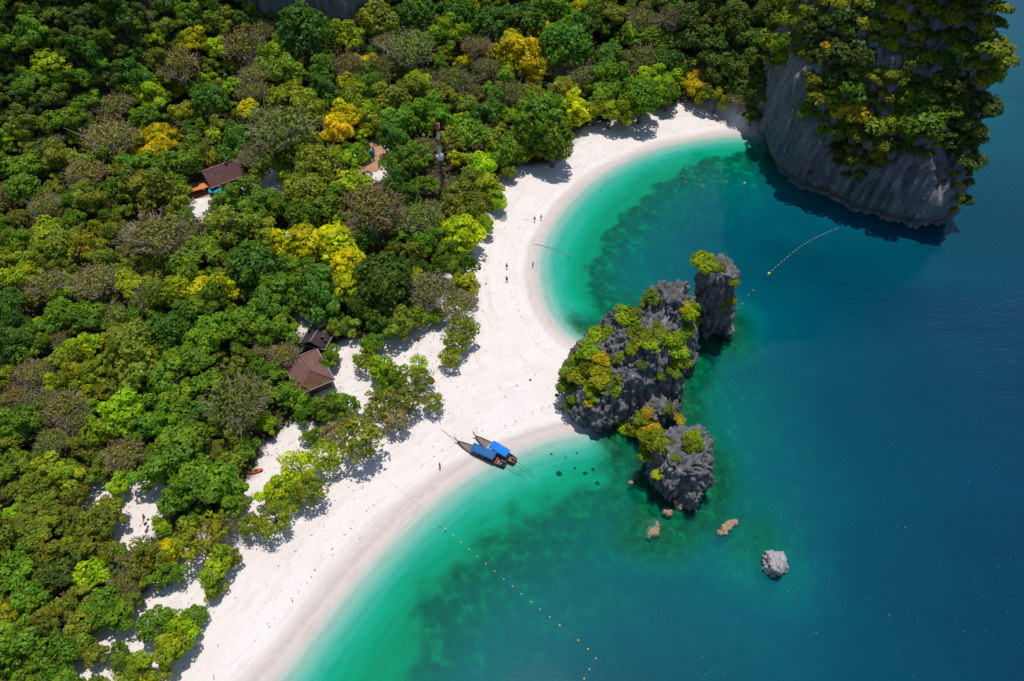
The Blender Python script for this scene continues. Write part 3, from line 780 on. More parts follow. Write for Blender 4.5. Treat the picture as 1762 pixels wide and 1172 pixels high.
# crowns read off the survey picture: x y radius form colour
CR = """
85 108 30 l L;305 115 34 n T;250 160 28 b L;360 175 28 d B;190 238 38 n T;195 182 28 n T;275 232 26 l Y;272 258 22 b Y;225 125 22 b B;110 205 24 b G;80 250 24 n R;150 172 20 b G;45 222 20 b O;375 85 20 b L;212 130 14 n T;330 262 26 b G;245 288 28 b G;310 288 26 b G;160 278 26 b O;100 270 26 b O;40 285 26 b G;
525 58 42 d B;420 80 32 n T;450 52 18 n T;475 92 24 b L;590 65 26 b M;575 35 22 b O;650 38 28 b O;705 88 36 n R;665 75 20 n T;655 115 24 n R;720 25 30 d B;740 72 24 b G;772 58 24 b L;790 28 26 d B;600 112 24 n T;630 108 16 b Y;555 112 26 b G;500 128 28 b G;470 122 24 b G;440 130 26 n T;435 160 24 n T;560 155 22 b B;500 165 30 b M;530 190 30 b M;595 200 26 b Y;612 180 26 b M;583 222 24 b Y;545 205 20 b Y;628 192 20 b L;640 150 30 b G;690 165 34 b O;718 140 24 b L;700 205 30 b G;752 195 26 b G;430 190 18 b Y;487 226 50 n R;440 272 26 n P;522 258 32 b O;480 268 28 b O;545 288 34 d O;600 275 22 b L;615 258 16 b G;680 240 26 b B;702 278 26 b G;730 252 20 n T;722 284 13 b L;790 275 14 b Y;778 242 20 b O;762 165 24 b O;780 138 28 n R;415 228 18 b G;405 252 24 b B;
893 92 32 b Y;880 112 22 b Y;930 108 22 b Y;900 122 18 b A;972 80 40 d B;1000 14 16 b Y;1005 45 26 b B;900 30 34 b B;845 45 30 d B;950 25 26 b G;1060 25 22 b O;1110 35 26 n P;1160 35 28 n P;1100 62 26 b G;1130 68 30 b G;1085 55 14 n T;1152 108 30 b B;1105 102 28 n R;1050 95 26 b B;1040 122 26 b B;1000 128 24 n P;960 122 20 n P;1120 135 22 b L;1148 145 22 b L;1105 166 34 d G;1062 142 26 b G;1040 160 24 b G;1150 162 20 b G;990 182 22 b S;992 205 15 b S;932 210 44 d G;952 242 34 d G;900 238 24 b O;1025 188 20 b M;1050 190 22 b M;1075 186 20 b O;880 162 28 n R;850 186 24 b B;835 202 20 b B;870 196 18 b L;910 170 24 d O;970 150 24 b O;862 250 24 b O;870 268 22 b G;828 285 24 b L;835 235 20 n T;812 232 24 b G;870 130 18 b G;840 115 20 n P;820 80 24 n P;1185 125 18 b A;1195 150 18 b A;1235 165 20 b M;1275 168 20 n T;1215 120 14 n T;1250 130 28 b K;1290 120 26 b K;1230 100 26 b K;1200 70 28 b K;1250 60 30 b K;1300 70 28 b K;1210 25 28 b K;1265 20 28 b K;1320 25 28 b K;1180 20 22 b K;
270 408 45 n T;235 405 26 n P;322 400 34 n T;340 440 36 b G;360 422 26 b G;300 502 34 b M;345 500 32 b Y;288 512 22 b Y;262 512 28 n R;432 455 38 d B;468 412 25 l S;525 415 36 l S;573 412 34 l S;600 450 30 l Y;600 488 30 l S;490 435 14 b Y;250 320 34 b O;268 310 16 b Y;210 330 24 b G;150 300 30 n T;150 340 24 b O;40 325 24 d G;75 355 24 n T;85 400 26 b M;40 415 20 b G;60 440 22 b M;110 420 26 d O;150 430 24 b M;195 395 20 b O;190 455 24 b O;165 485 34 n T;35 475 24 b L;85 490 28 n T;115 500 20 b L;150 545 30 b G;105 540 24 d G;190 545 26 n R;230 490 26 b M;215 580 34 b O;290 570 32 d B;360 575 36 b G;340 532 30 b G;20 580 32 b B;60 590 24 b G;
640 360 46 n T;720 375 34 n R;660 478 46 d D;625 520 26 d D;795 395 34 l S;765 432 20 b G;740 415 24 b G;720 432 20 b O;782 460 26 b G;798 488 22 b M;742 500 32 n P;788 525 28 n R;797 565 30 w O;785 590 26 w O;552 505 34 b B;500 500 28 b G;470 522 34 b G;440 542 38 b G;470 572 30 b G;692 555 30 b O;640 592 24 b G;592 562 24 b O;722 545 20 w L;625 412 22 b B;690 400 18 b G;420 340 28 b G;440 362 24 b G;482 350 24 b G;525 330 32 d O;520 372 26 d G;570 345 24 b G;605 318 24 b L;680 320 24 b B;706 334 18 b B;412 395 34 b O;380 382 24 b O;782 322 16 n R;800 320 24 b O;835 320 22 b M;820 350 24 b O;742 358 16 n R;780 360 20 b O;
212 708 36 b L;250 732 30 b G;285 720 26 b G;310 775 38 b G;270 812 28 b G;352 830 42 b G;302 862 30 b G;392 832 28 b G;412 695 58 n R;230 622 44 b O;290 652 30 b G;330 615 30 b G;180 640 28 b M;130 640 30 b M;62 642 26 n T;70 690 24 n P;112 702 30 n T;132 724 24 n T;30 732 30 b G;60 722 24 b O;30 682 20 n T;90 762 26 n R;100 812 28 b M;150 770 22 b O;215 782 30 n T;25 800 30 b G;30 842 26 b O;130 852 24 d O;20 892 26 b L;90 892 26 b O;
460 640 28 b G;490 610 30 n T;570 615 18 b G;560 705 28 b G;588 690 22 b G;540 748 18 b G;655 635 26 b L;680 655 24 b G;620 752 46 w O;725 655 24 w O;745 692 22 w O;700 690 30 w O;512 800 34 w S;560 785 32 w L;475 842 28 b S;532 842 32 w M;470 892 34 w M;400 872 28 b G;385 900 30 n P;430 905 24 w O;
290 945 26 l S;280 908 20 b L;285 988 24 b G;370 978 30 b L;372 1012 18 b M;265 1072 32 d G;335 1060 22 d G;290 1120 34 b M;205 1132 22 b G;70 912 34 b O;30 905 30 b O;160 908 34 b O;150 945 30 b O;155 988 30 b L;190 952 24 b O;30 972 30 b G;95 992 36 b K;215 1002 30 n T;170 1042 36 b G;198 1060 30 b G;240 988 26 b O;70 1062 34 b O;20 1092 28 n T;90 1122 34 b G;130 1112 30 b G;160 1122 24 b O;50 1162 30 b G;110 1168 28 b G;232 1165 26 b M
"""
def march(px, py, lift):
    """first point on the ray through a pixel that lies `lift` above the ground"""
    d = raydir(px, py); tt = np.arange(60, 460, 0.8) / np.linalg.norm(d)
    P = np.array([0, 0, CAM_H]) + tt[:, None] * d
    g = ground_z(P[:, 0], P[:, 1]) + lift
    k = np.argmax(P[:, 2] <= g)
    if not (P[k, 2] <= g[k]): return None
    dep = (P[k] - np.array([0, 0, CAM_H])) @ np.array([0, math.cos(PITCH), -math.sin(PITCH)])
    return P[k], dep

crowns = []
for e in CR.replace('\n', '').split(';'):
    e = e.split()
    if len(e) == 5: crowns.append((float(e[0]), float(e[1]), float(e[2]) * (1.2 if float(e[1]) < 540 or (float(e[0]) < 400 and float(e[1]) < 840) else 0.98), KN[e[3]], e[4], True))
FPOLY = np.array([(-60, -40), (1300, -40), (1345, 60), (1318, 160), (1296, 198), (1268, 186), (1210, 164), (1180, 160), (1130, 182), (1060, 194), (1000, 202), (972, 262), (900, 272), (872, 296), (852, 350), (832, 385), (800, 445), (812, 520), (800, 590), (764, 640),
                  (745, 690), (660, 735), (590, 760), (575, 810), (520, 870), (440, 925), (385, 980), (340, 1050), (300, 1130), (262, 1200), (-60, 1200)], float)
HOLES = [(345, 340, 20), (382, 312, 26), (355, 318, 24), (470, 325, 18), (640, 264, 24), (644, 292, 16), (530, 622, 36), (545, 580, 28), (545, 665, 22), (680, 600, 14), (612, 652, 22), (600, 610, 12), (745, 592, 14), (160, 842, 18), (238, 868, 27), (215, 925, 20), (322, 990, 26), (300, 1015, 24), (210, 1085, 26), (440, 860, 20), (410, 930, 18), (250, 1020, 16), (330, 1010, 16),
         (500, 735, 24), (480, 770, 24), (437, 812, 12), (757, 262, 16), (760, 290, 20), (762, 315, 18), (540, 12, 60), (597, 773, 16), (648, 425, 18), (460, 780, 12), (760, 640, 14), (200, 1145, 20), (345, 985, 14)]
EDGE = np.array([(560, 560), (830, 560), (770, 720), (660, 760), (590, 800), (500, 900), (400, 1000), (330, 1100), (270, 1200), (190, 1200), (190, 1080), (250, 990), (330, 930), (440, 760), (500, 740), (560, 660)], float)
fx, fy = rng.uniform(-50, 1345, 26000), rng.uniform(-30, 1195, 26000)
ok = inside(fx, fy, FPOLY)
def fill_radius(y): return 21 + 15 * np.clip(y / 1000, 0, 1.1)
grid = {}
def put(c):
    grid.setdefault((int(c[0] // 60), int(c[1] // 60)), []).append(c)
for c in crowns: put(c)
hand = list(crowns)
HX = np.array([c[0] for c in hand]); HY = np.array([c[1] for c in hand])
for x, y in zip(fx[ok], fy[ok]):
    r0 = fill_radius(y) * rng.choice([rng.uniform(.55, .85), rng.uniform(.8, 1.4)])
    if any((x - a) ** 2 + (y - b) ** 2 < (c + .62 * r0) ** 2 for a, b, c in HOLES): continue
    if y > 560 and inside(np.array([x]), np.array([y]), EDGE)[0] and rng.random() < .45: continue
    hit = False
    for gx in (-1, 0, 1):
        for gy in (-1, 0, 1):
            for c in grid.get((int(x // 60) + gx, int(y // 60) + gy), ()):
                if ((x - c[0]) ** 2 + ((y - c[1]) * 1.15) ** 2) < (0.66 * (c[2] + r0)) ** 2: hit = True; break
            if hit: break
        if hit: break
    if hit: continue
    # what grows round here decides what fills the gap
    w = np.exp(-((HX - x) ** 2 + (HY - y) ** 2) / (2 * 75 ** 2)) + 1e-9
    k = rng.choice(len(hand), p=w / w.sum()); h = hand[k]
    kind, colr = h[3], h[4]
    hill = x < 250 and y < 230 and (x * .9 + y) < 300
    if colr in 'YSA' and rng.random() < .8: colr = 'M' if colr != 'S' else 'L'
    if kind in ('dense', 'layered', 'wispy') and rng.random() < .7: kind = 'lobed'
    if kind == 'bare' and rng.random() < .82: kind = 'lobed'; colr = rng.choice(list('OOGM'))
    if y > 560 and inside(np.array([x]), np.array([y]), EDGE)[0]: kind = 'wispy' if rng.random() < .8 else 'lobed'; colr = rng.choice(list('OOLMR'))
    if hill: kind = 'lobed'; colr = rng.choice(list('GOKKD'))  # darker leaf mix paints the hill's shade into the foliage
    if x > 1165 and y < 150: kind = 'lobed'; colr = rng.choice(list('KKD'))  # shade of the top slope is put into these dark leaf colours
    crowns.append((x, y, r0, kind, str(colr), False)); put(crowns[-1])

TREE_INFO = []
order = sorted(range(len(crowns)), key=lambda i: -crowns[i][2] * (2 if crowns[i][5] else 1))
for i in order:
    x, y, rp, kind, colr, byhand = crowns[i]
    hit = march(x, y, 5.0)
    if hit is None: continue
    rad = rp * hit[1] / FPX
    hc = HC * rad * (0.92 if rad > 5 else 1.0)
    hit = march(x, y, hc)
    if hit is None: continue
    p, dep = hit; rad = rp * dep / FPX
    tx, ty = p[0], p[1]
    gz = float(ground_z(tx, ty)[0])
    if gz < 0.3: continue
    cm, tm = PROTO[kind][int(rng.integers(len(PROTO[kind])))]
    nm = {'lobed': 'broadleaf_tree', 'dense': 'evergreen_tree', 'layered': 'layered_tree', 'bare': 'bare_tree', 'wispy': 'wispy_tree'}[kind]
    if x < 250 and y < 230 and (x * .9 + y) < 300: nm = 'hillside_tree'
    elif kind == 'lobed' and rp < 23: nm = 'small_broadleaf_tree'
    if colr in 'YAM' and kind == 'lobed': nm = 'yellow_leaved_tree'
    root = link(nm, None, loc=(tx, ty, gz - 0.1), rot=(0, 0, float(rng.uniform(0, 6.28))), scale=(rad, rad, (p[2] - gz) / HC))
    tr = link('trunk', tm, root); cr = link('crown', cm, root, loc=(0, 0, HC))
    zs = rad / ((p[2] - gz) / HC)
    cr.scale = (1, 1, zs * float(rng.uniform(.9, 1.12)))
    c = np.array(COLS[colr]); j = rng.normal(size=3) * .05
    g = rng.uniform(.82, 1.18)
    c = np.clip(c * (2.05 if kind != 'bare' else 1.25) * g * (1 + j), 0.003, .85)
    cr.color = (*c, 1)
    TREE_INFO.append(dict(o=root, x=x, y=y, r=rp, kind=kind, col=colr, hand=byhand, nm=nm))
print('trees', len(TREE_INFO), {k: sum(t['nm'] == k for t in TREE_INFO) for k in set(t['nm'] for t in TREE_INFO)})

# ---- shrubs on the limestone
SHRUB_INFO = []
def shrub(loc, rad, colr, where, x, y, up=None, flat=1.0):
    o = link('cliff_shrub', SHRUB[int(rng.integers(len(SHRUB)))], loc=loc, rot=(float(rng.uniform(-.25, .25)), float(rng.uniform(-.25, .25)), float(rng.uniform(0, 6.28))), scale=(rad, rad * float(rng.uniform(.8, 1.1)), rad * float(rng.uniform(.75, 1.05)) * flat))
    c = np.clip(np.array(COLS[colr]) * 1.6 * rng.uniform(.8, 1.2) * (1 + rng.normal(size=3) * .06), .003, .8)
    o.color = (*c, 1)
    SHRUB_INFO.append(dict(o=o, x=x, y=y, r=rad, col=colr, where=where)); return o
IS = """
1212 455 20 L;1200 465 10 L;1236 462 9 O;1262 487 8 M;1256 518 9 M;1240 530 7 M;1128 515 18 O;1112 528 12 O;1078 545 20 L;1092 540 10 O;1186 540 18 L;1196 552 14 S;1178 530 10 Y;1205 548 10 L;1100 582 20 M;1116 596 16 L;1090 600 12 M;1132 572 16 O;1150 585 18 L;1162 600 18 L;1168 622 14 L;1160 640 12 G;1165 580 14 G;1180 568 12 L;
1028 582 18 L;1046 574 12 M;1010 605 16 L;998 622 18 L;985 640 18 L;978 665 16 G;1000 650 18 M;1018 640 16 M;1036 620 14 Y;1030 650 16 Y;1048 655 18 M;1056 672 12 L;1014 672 12 L;990 690 12 G;1022 688 10 L;980 700 10 G;1012 695 9 Y;1060 618 12 O;1072 615 9 M;1020 615 9 A;1128 650 7 K;1134 648 8 G;1105 628 9 K;
1072 728 18 L;1076 750 16 O;1098 740 16 M;1102 722 13 M;1115 712 10 A;1122 738 14 A;1090 762 14 O;1064 742 14 G;1165 718 8 A;1172 726 7 A;1110 752 14 M;1125 765 18 M;1112 780 15 M;1140 758 15 M;1108 800 10 L;1152 762 10 M;1192 755 13 L;1200 768 10 L;1182 760 9 O;1186 772 8 O;1135 817 9 S;1148 705 9 O;1164 790 7 O
"""
for e in IS.replace('\n', '').split(';'):
    e = e.split()
    if len(e) != 4: continue
    x, y, rp = map(float, e[:3])
    h = rock_ray(x, y)
    if h is None: h = rock_ray(x + (4 if x < 1100 else -5), y + 8)
    if h is None: h = rock_ray(x + (16 if x < 1100 else -14), y + 18)
    if h is None: continue
    loc, nor, dist, ro = h
    rad = rp * 1.5 * dist / FPX
    shrub(tuple(loc + Vector((0, 0, -.1 * rad))), rad, e[3], ro.name, x, y)
n_islet = len(SHRUB_INFO)
# the headland: scattered over the slopes that are not too bare
head = ROCKS[0].data
nf_ = len(head.polygons)
cen = np.empty(nf_ * 3, np.float32); head.polygons.foreach_get('center', cen); cen = cen.reshape(-1, 3).astype(float)
nor = np.empty(nf_ * 3, np.float32); head.polygons.foreach_get('normal', nor); nor = nor.reshape(-1, 3).astype(float)
hpx, hpy, hdep = project(cen)
bare = inside(hpx, hpy, np.array([(1290, 300), (1296, 200), (1325, 112), (1400, 96), (1396, 150), (1392, 205), (1432, 230), (1440, 290), (1470, 312), (1500, 300), (1520, 268), (1560, 262), (1600, 268), (1640, 235), (1655, 262), (1660, 330), (1640, 420), (1500, 420), (1280, 320)], float))
facing = (nor * (np.array([0, 0, CAM_H]) - cen)).sum(1) > -6
cand = np.where((cen[:, 2] > 5) & (~bare) & (hpx < 1790) & (hpy > -60) & (nor[:, 2] > -.35))[0]
cand = rng.permutation(cand)
def seen(p):
    d = Vector(p) - Vector((0, 0, CAM_H)); L = d.length; h = ROCK_BVH[0][1].ray_cast(Vector((0, 0, CAM_H)), d.normalized())
    return h[0] is None or h[3] > L - 1.2
cand = [k for k in cand[:9000] if seen(cen[k])]
placed = []
HG = {}
for k in cand:
    p = cen[k]; r0 = rng.choice([rng.uniform(1.2, 2.0), rng.uniform(1.8, 3.3)]) * (0.75 if hpy[k] > 250 else 1)
    key = tuple((p // 5).astype(int)); hit = False
    for a in (-1, 0, 1):
        for b in (-1, 0, 1):
            for c in (-1, 0, 1):
                for (q, rr) in HG.get((key[0] + a, key[1] + b, key[2] + c), ()):
                    if ((p - q) ** 2).sum() < (0.53 * (rr + r0)) ** 2: hit = True; break
    if hit: continue
    HG.setdefault(key, []).append((p, r0)); placed.append((p, r0, hpx[k], hpy[k]))
    if len(placed) > 294: break
for p, r0, x, y in placed:
    q = vnoise(np.array([[x / 90, y / 90, 2.2]]))[0] + rng.uniform(-.35, .35)
    colr = 'K' if q < -.28 else 'O' if q < .12 else 'G' if q < .28 else 'M'
    if abs(x - 1588) < 36 and abs(y - 195) < 42: colr = 'G'; r0 *= 1.25
    if rng.random() < .05: colr = 'A'
    shrub((p[0], p[1], p[2] - .15 * r0), r0 * 1.62, colr, 'limestone_headland', x, y)
for x, y, rp in ((1657, 302, 9), (1662, 322, 9), (1660, 342, 10), (1655, 360, 9)):
    h = rock_ray(x - 14, y)
    if h: shrub(tuple(h[0]), rp * h[2] / FPX, 'M', 'limestone_headland', x, y)
print('shrubs', len(SHRUB_INFO), n_islet)

# ---- undergrowth under the trees
nu = 130000
ux, uy = rng.uniform(-190, 72, nu), rng.uniform(14, 300, nu)
uh, us, _, _, _, _ = terrain(ux, uy)
mu = (uh > 0.8) & (us < .35) & inside(ux, uy, FOREST)
up = np.stack([ux, uy, uh + rng.uniform(.1, 1.0, nu) + np.clip(vnoise(np.stack([ux / 3.5, uy / 3.5, ux * 0 + 9], 1)), 0, 1) * rng.uniform(0, 1, nu) * 6.5], 1)[mu]
m = len(up)
cl = vnoise(np.stack([up[:, 0] / 6, up[:, 1] / 6, up[:, 0] * 0], 1))[:, None]
val = rng.uniform(.9, 2.0, (m, 1))
uc = np.where(cl > .1, np.array([[.10, .13, .02]]), np.where(cl < -.25, np.array([[.14, .105, .06]]), np.array([[.05, .095, .015]]))) * val
V, F, TT = leaf_cards(up, np.array([0, 0, 1.0]) + rng.normal(size=(m, 3)) * .5, .75, rng, 1.4, np.concatenate([uc, np.ones((m, 1))], 1))
ug = link('undergrowth', mesh_np('undergrowth', V, F, False, {'tint': TT}, M['leaf']))
tag(ug, 'low leafy undergrowth on the forest floor', 'undergrowth', kind='stuff')

# ---- leaf litter, twigs and a wrack line on the sand
nl = 60000
lx, ly = rng.uniform(-90, 72, nl), rng.uniform(18, 190, nl)
lh, ls, lw, _, _, ld = terrain(lx, ly)
de = dist_line(lx, ly, FOREST_EDGE)
wr = np.exp(-((-ld - 6.2 - 1.2 * n2(lx, ly, 12, 2, 95)) / 0.35) ** 2) * .30
ed = np.where(inside(lx, ly, FOREST), .22, .22 * np.exp(-de / 2.2))
pk = (lh > .25) & (ls > .4) & (rng.random(nl) < np.maximum(wr, ed) + .006)
lp = np.stack([lx, ly, lh + .02], 1)[pk]; m = len(lp)
lc = np.array([[.16, .11, .07], [.10, .075, .05], [.24, .19, .13], [.08, .07, .05]])[rng.integers(4, size=m)] * rng.uniform(.7, 1.2, (m, 1))
V, F, TT = leaf_cards(lp, np.array([0, 0, 1.0]) + rng.normal(size=(m, 3)) * .25, .14, rng, 3.2, np.concatenate([lc, np.ones((m, 1))], 1))
V[:, 2] += .03
tag(link('beach_litter', mesh_np('beach_litter', V, F, False, {'tint': TT}, M['leaf'])), 'dry leaves and twigs strewn over the sand along the trees', 'litter', kind='stuff')

# ---- scattered white flecks, painted sun glints on the open water
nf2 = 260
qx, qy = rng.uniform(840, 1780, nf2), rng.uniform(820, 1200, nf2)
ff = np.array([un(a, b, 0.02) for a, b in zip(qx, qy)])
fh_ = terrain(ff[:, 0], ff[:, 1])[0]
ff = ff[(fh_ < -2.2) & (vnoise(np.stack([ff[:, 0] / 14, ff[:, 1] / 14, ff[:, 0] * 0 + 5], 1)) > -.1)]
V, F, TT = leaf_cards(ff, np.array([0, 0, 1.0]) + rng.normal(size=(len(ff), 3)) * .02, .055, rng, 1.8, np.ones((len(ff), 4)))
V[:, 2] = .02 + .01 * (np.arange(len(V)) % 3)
M['glint'] = plain('glint', (0.5, 0.56, 0.56), 0.8, 0.2, 0.1, 2.0)
tag(link('glint_flecks', mesh_np('glint_flecks', V, F, False, None, M['glint'])), 'tiny white flecks painted as sun glints over the open water', 'glint', kind='stuff')
# ------------------------------------------------------------------ built things
M['roof_brown'] = plain('brown_roof', (0.19, 0.10, 0.085), 0.75, 0.2, 0.22, 1.2, bump=0.3)
M['roof_hip'] = plain('rusty_roof', (0.19, 0.09, 0.055), 0.75, 0.2, 0.3, 1.2, bump=0.3)
M['roof_purple'] = plain('purple_brown_roof', (0.13, 0.06, 0.065), 0.75, 0.2, 0.25, 1.0, bump=0.3)
M['roof_dark'] = plain('dark_roof', (0.055, 0.035, 0.038), 0.7, 0.2, 0.3, 1.0, bump=0.3)
M['ridge_orange'] = plain('orange_ridge', (0.45, 0.20, 0.13), 0.8, 0.2, 0.2, 1.0)
M['metal'] = plain('grey_blue_metal', (0.24, 0.27, 0.33), 0.45, 0.5, 0.15, 1.0, 0.4)
M['white'] = plain('white_paint', (0.74, 0.74, 0.73), 0.6, 0.3, 0.06, 1.0)
M['timber'] = plain('weathered_timber', (0.15, 0.09, 0.055), 0.85, 0.15, 0.4, 3.0)
M['darktimber'] = plain('dark_timber', (0.055, 0.035, 0.028), 0.85, 0.15, 0.4, 3.0)
M['glass'] = plain('dark_glass', (0.02, 0.025, 0.03), 0.1, 0.5, 0.1, 1.0)
M['orange'] = plain('orange_cloth', (0.65, 0.20, 0.08), 0.8, 0.15, 0.2, 1.0)
M['pinkcloth'] = plain('pink_cloth', (0.70, 0.36, 0.34), 0.8, 0.15, 0.2, 1.0)
M['turq'] = plain('turquoise_tarp', (0.01, 0.36, 0.50), 0.6, 0.25, 0.2, 1.0)
M['bluetarp'] = plain('blue_tarp', (0.012, 0.13, 0.30), 0.6, 0.25, 0.25, 1.0)
M['skyblue'] = plain('bright_blue', (0.03, 0.24, 0.55), 0.5, 0.3, 0.15, 1.0)
M['canopy_dark'] = plain('dull_blue_canopy', (0.02, 0.125, 0.33), 0.7, 0.2, 0.2, 0.8)
M['canopy_bright'] = plain('vivid_blue_canopy', (0.01, 0.19, 0.70), 0.7, 0.2, 0.15, 0.8)
M['hull'] = plain('oiled_hull', (0.10, 0.062, 0.04), 0.6, 0.3, 0.35, 2.0)
M['deck'] = plain('boat_deck', (0.25, 0.19, 0.15), 0.8, 0.2, 0.3, 2.0)
M['palewood'] = plain('pale_boards', (0.60, 0.47, 0.38), 0.8, 0.2, 0.2, 2.0)
M['red'] = plain('faded_red', (0.42, 0.05, 0.05), 0.6, 0.3, 0.2, 1.0)
M['orangered'] = plain('orange_red', (0.62, 0.09, 0.035), 0.6, 0.3, 0.2, 1.0)
M['iron'] = plain('engine_iron', (0.05, 0.05, 0.055), 0.5, 0.5, 0.3, 2.0, 0.5)
M['mastdark'] = plain('dark_steel', (0.055, 0.10, 0.125), 0.6, 0.4, 0.2, 1.0, 0.3)
M['mastwhite'] = plain('mast_white', (0.72, 0.72, 0.72), 0.6, 0.3, 0.06, 1.0)
M['mastred'] = plain('mast_red', (0.55, 0.12, 0.07), 0.6, 0.3, 0.15, 1.0)
M['float_y'] = plain('yellow_float', (0.72, 0.60, 0.06), 0.5, 0.3, 0.1, 1.0)
M['float_w'] = plain('white_float', (0.80, 0.80, 0.74), 0.5, 0.3, 0.06, 1.0)
M['float_n'] = plain('weathered_float', (0.50, 0.52, 0.30), 0.6, 0.3, 0.15, 1.0)
M['float_r'] = plain('red_float', (0.52, 0.09, 0.10), 0.5, 0.3, 0.15, 1.0)
M['rope'] = plain('rope', (0.22, 0.17, 0.12), 0.9, 0.1, 0.2, 2.0)
M['ropeblue'] = plain('pale_rope', (0.50, 0.50, 0.42), 0.9, 0.1, 0.2, 2.0)
M['skin'] = plain('skin', (0.36, 0.20, 0.13), 0.6, 0.3, 0.08, 2.0)
M['cloth_dark'] = plain('dark_cloth', (0.03, 0.035, 0.05), 0.8, 0.15, 0.2, 2.0)
M['cloth_red'] = plain('red_cloth', (0.45, 0.06, 0.06), 0.8, 0.15, 0.2, 2.0)
M['hair'] = plain('dark_hair', (0.02, 0.015, 0.012), 0.6, 0.3, 0.2, 2.0)
M['clay'] = plain('tan_earth', (0.42, 0.24, 0.15), 0.95, 0.1, 0.25, 0.6, bump=0.4)

def empty(name, loc, rz=0.0):
    o = bpy.data.objects.new(name, None); COL.objects.link(o); o.location = loc; o.rotation_euler = (0, 0, rz); o.empty_display_size = .3; return o

def ground_at(px, py, lift=0.0):
    h = march(px, py, lift); p = h[0]
    return p[0], p[1], float(ground_z(p[0], p[1])[0])

# ---- houses
def roof_face(mb, a, b, c, d, th=0.16):
    """a slab between four corners"""
    a, b, c, d = map(Vector, (a, b, c, d)); n = (b - a).cross(d - a).normalized()
    if n.z < 0: n = -n
    P = [a, b, c, d]; Q = [p - n * th for p in P]
    mb.add(P + Q, [(0, 1, 2, 3), (7, 6, 5, 4), (0, 4, 5, 1), (1, 5, 6, 2), (2, 6, 7, 3), (3, 7, 4, 0)])

def house(name, loc, rz, L, W, eave, ridge, hip, mats, label, seams=9):
    """L along local x; a hipped (hip>0) or gabled roof, walls, door, windows, posts, gutter"""
    h = empty(name, loc, rz); tag(h, label, 'house')
    w = MB(); t = .14
    ww, ll = W - 1.6, L - 1.6
    for sx, sy, dx, dy in ((0, -ww / 2, ll, t), (0, ww / 2, ll, t)): w.box((sx, sy, eave / 2), (dx, dy, eave))
    for sx in (-ll / 2 + t / 2, ll / 2 - t / 2): w.box((sx, 0, eave / 2), (t, ww - t, eave))
    w.build('wall', mats['wall'], h)
    d = MB(); d.box((ll * .15, -ww / 2 - .09, 1.0), (.9, .05, 2.0)); dd = d.build('door', M['darktimber'], h)
    d = MB(); d.box((ll * .15 + .33, -ww / 2 - .14, 1.0), (.05, .05, .16)); d.build('handle', M['metal'], dd)
    for x in (-ll * .3, ll * .38):
        f = MB(); f.box((x, -ww / 2 - .10, 1.5), (1.1, .06, 1.0)); fo = f.build('window', M['timber'], h)
        g = MB(); g.box((x, -ww / 2 - .135, 1.5), (.9, .012, .8)); g.build('pane', M['glass'], fo)
    e = eave - .05; hx, hy = L / 2, W / 2; rx = hx - hip
    faces = [((-hx, -hy, e), (hx, -hy, e), (rx, 0, ridge), (-rx, 0, ridge)), ((hx, hy, e), (-hx, hy, e), (-rx, 0, ridge), (rx, 0, ridge))]
    for k, F in enumerate(faces):
        r = MB(); roof_face(r, *F)
        n = seams
        for i in range(1, n):   # standing rows on the roof sheet
            a = Vector(F[0]).lerp(Vector(F[3]), i / n); b = Vector(F[1]).lerp(Vector(F[2]), i / n)
            r.tube([a + Vector((0, 0, .03)), b + Vector((0, 0, .03))], .035, 4)
        r.build('roof_slope', mats['roof'], h)
    if hip > 0:
        for s in (-1, 1):
            r = MB(); roof_face(r, (s * hx, -hy, e), (s * hx, hy, e), (s * rx, .02, ridge), (s * rx, -.02, ridge))
            for i in range(1, seams):
                a = Vector((s * hx, -hy, e)).lerp(Vector((s * rx, 0, ridge)), i / seams); b = Vector((s * hx, hy, e)).lerp(Vector((s * rx, 0, ridge)), i / seams)
                r.tube([a + Vector((0, 0, .03)), b + Vector((0, 0, .03))], .035, 4)
            r.build('roof_slope', mats['hip'], h)
    r = MB(); r.tube([(-rx, 0, ridge + .05), (rx, 0, ridge + .05)], .13, 6)
    if hip > 0:
        for sx in (-1, 1):
            for sy in (-1, 1): r.tube([(sx * rx, 0, ridge + .05), (sx * hx, sy * hy, e + .05)], .1, 5)
    r.build('ridge_cap', mats['ridge'], h)
    for sy in (-1, 1):
        g = MB(); g.box((0, sy * (hy + .08), e - .05), (L, .16, .18)); g.build('gutter', mats['gutter'], h)
    for sx in (-1, 1):
        g = MB(); g.box((sx * (hx + .06), 0, e - .05), (.12, W, .16)); g.build('fascia', mats['gutter'], h)
        for sy in (-1, 1):
            p = MB(); p.tube([(sx * (hx - .35), sy * (hy - .3), -.3), (sx * (hx - .35), sy * (hy - .3), e - .1)], .09, 6); p.build('post', M['timber'], h)
    return h

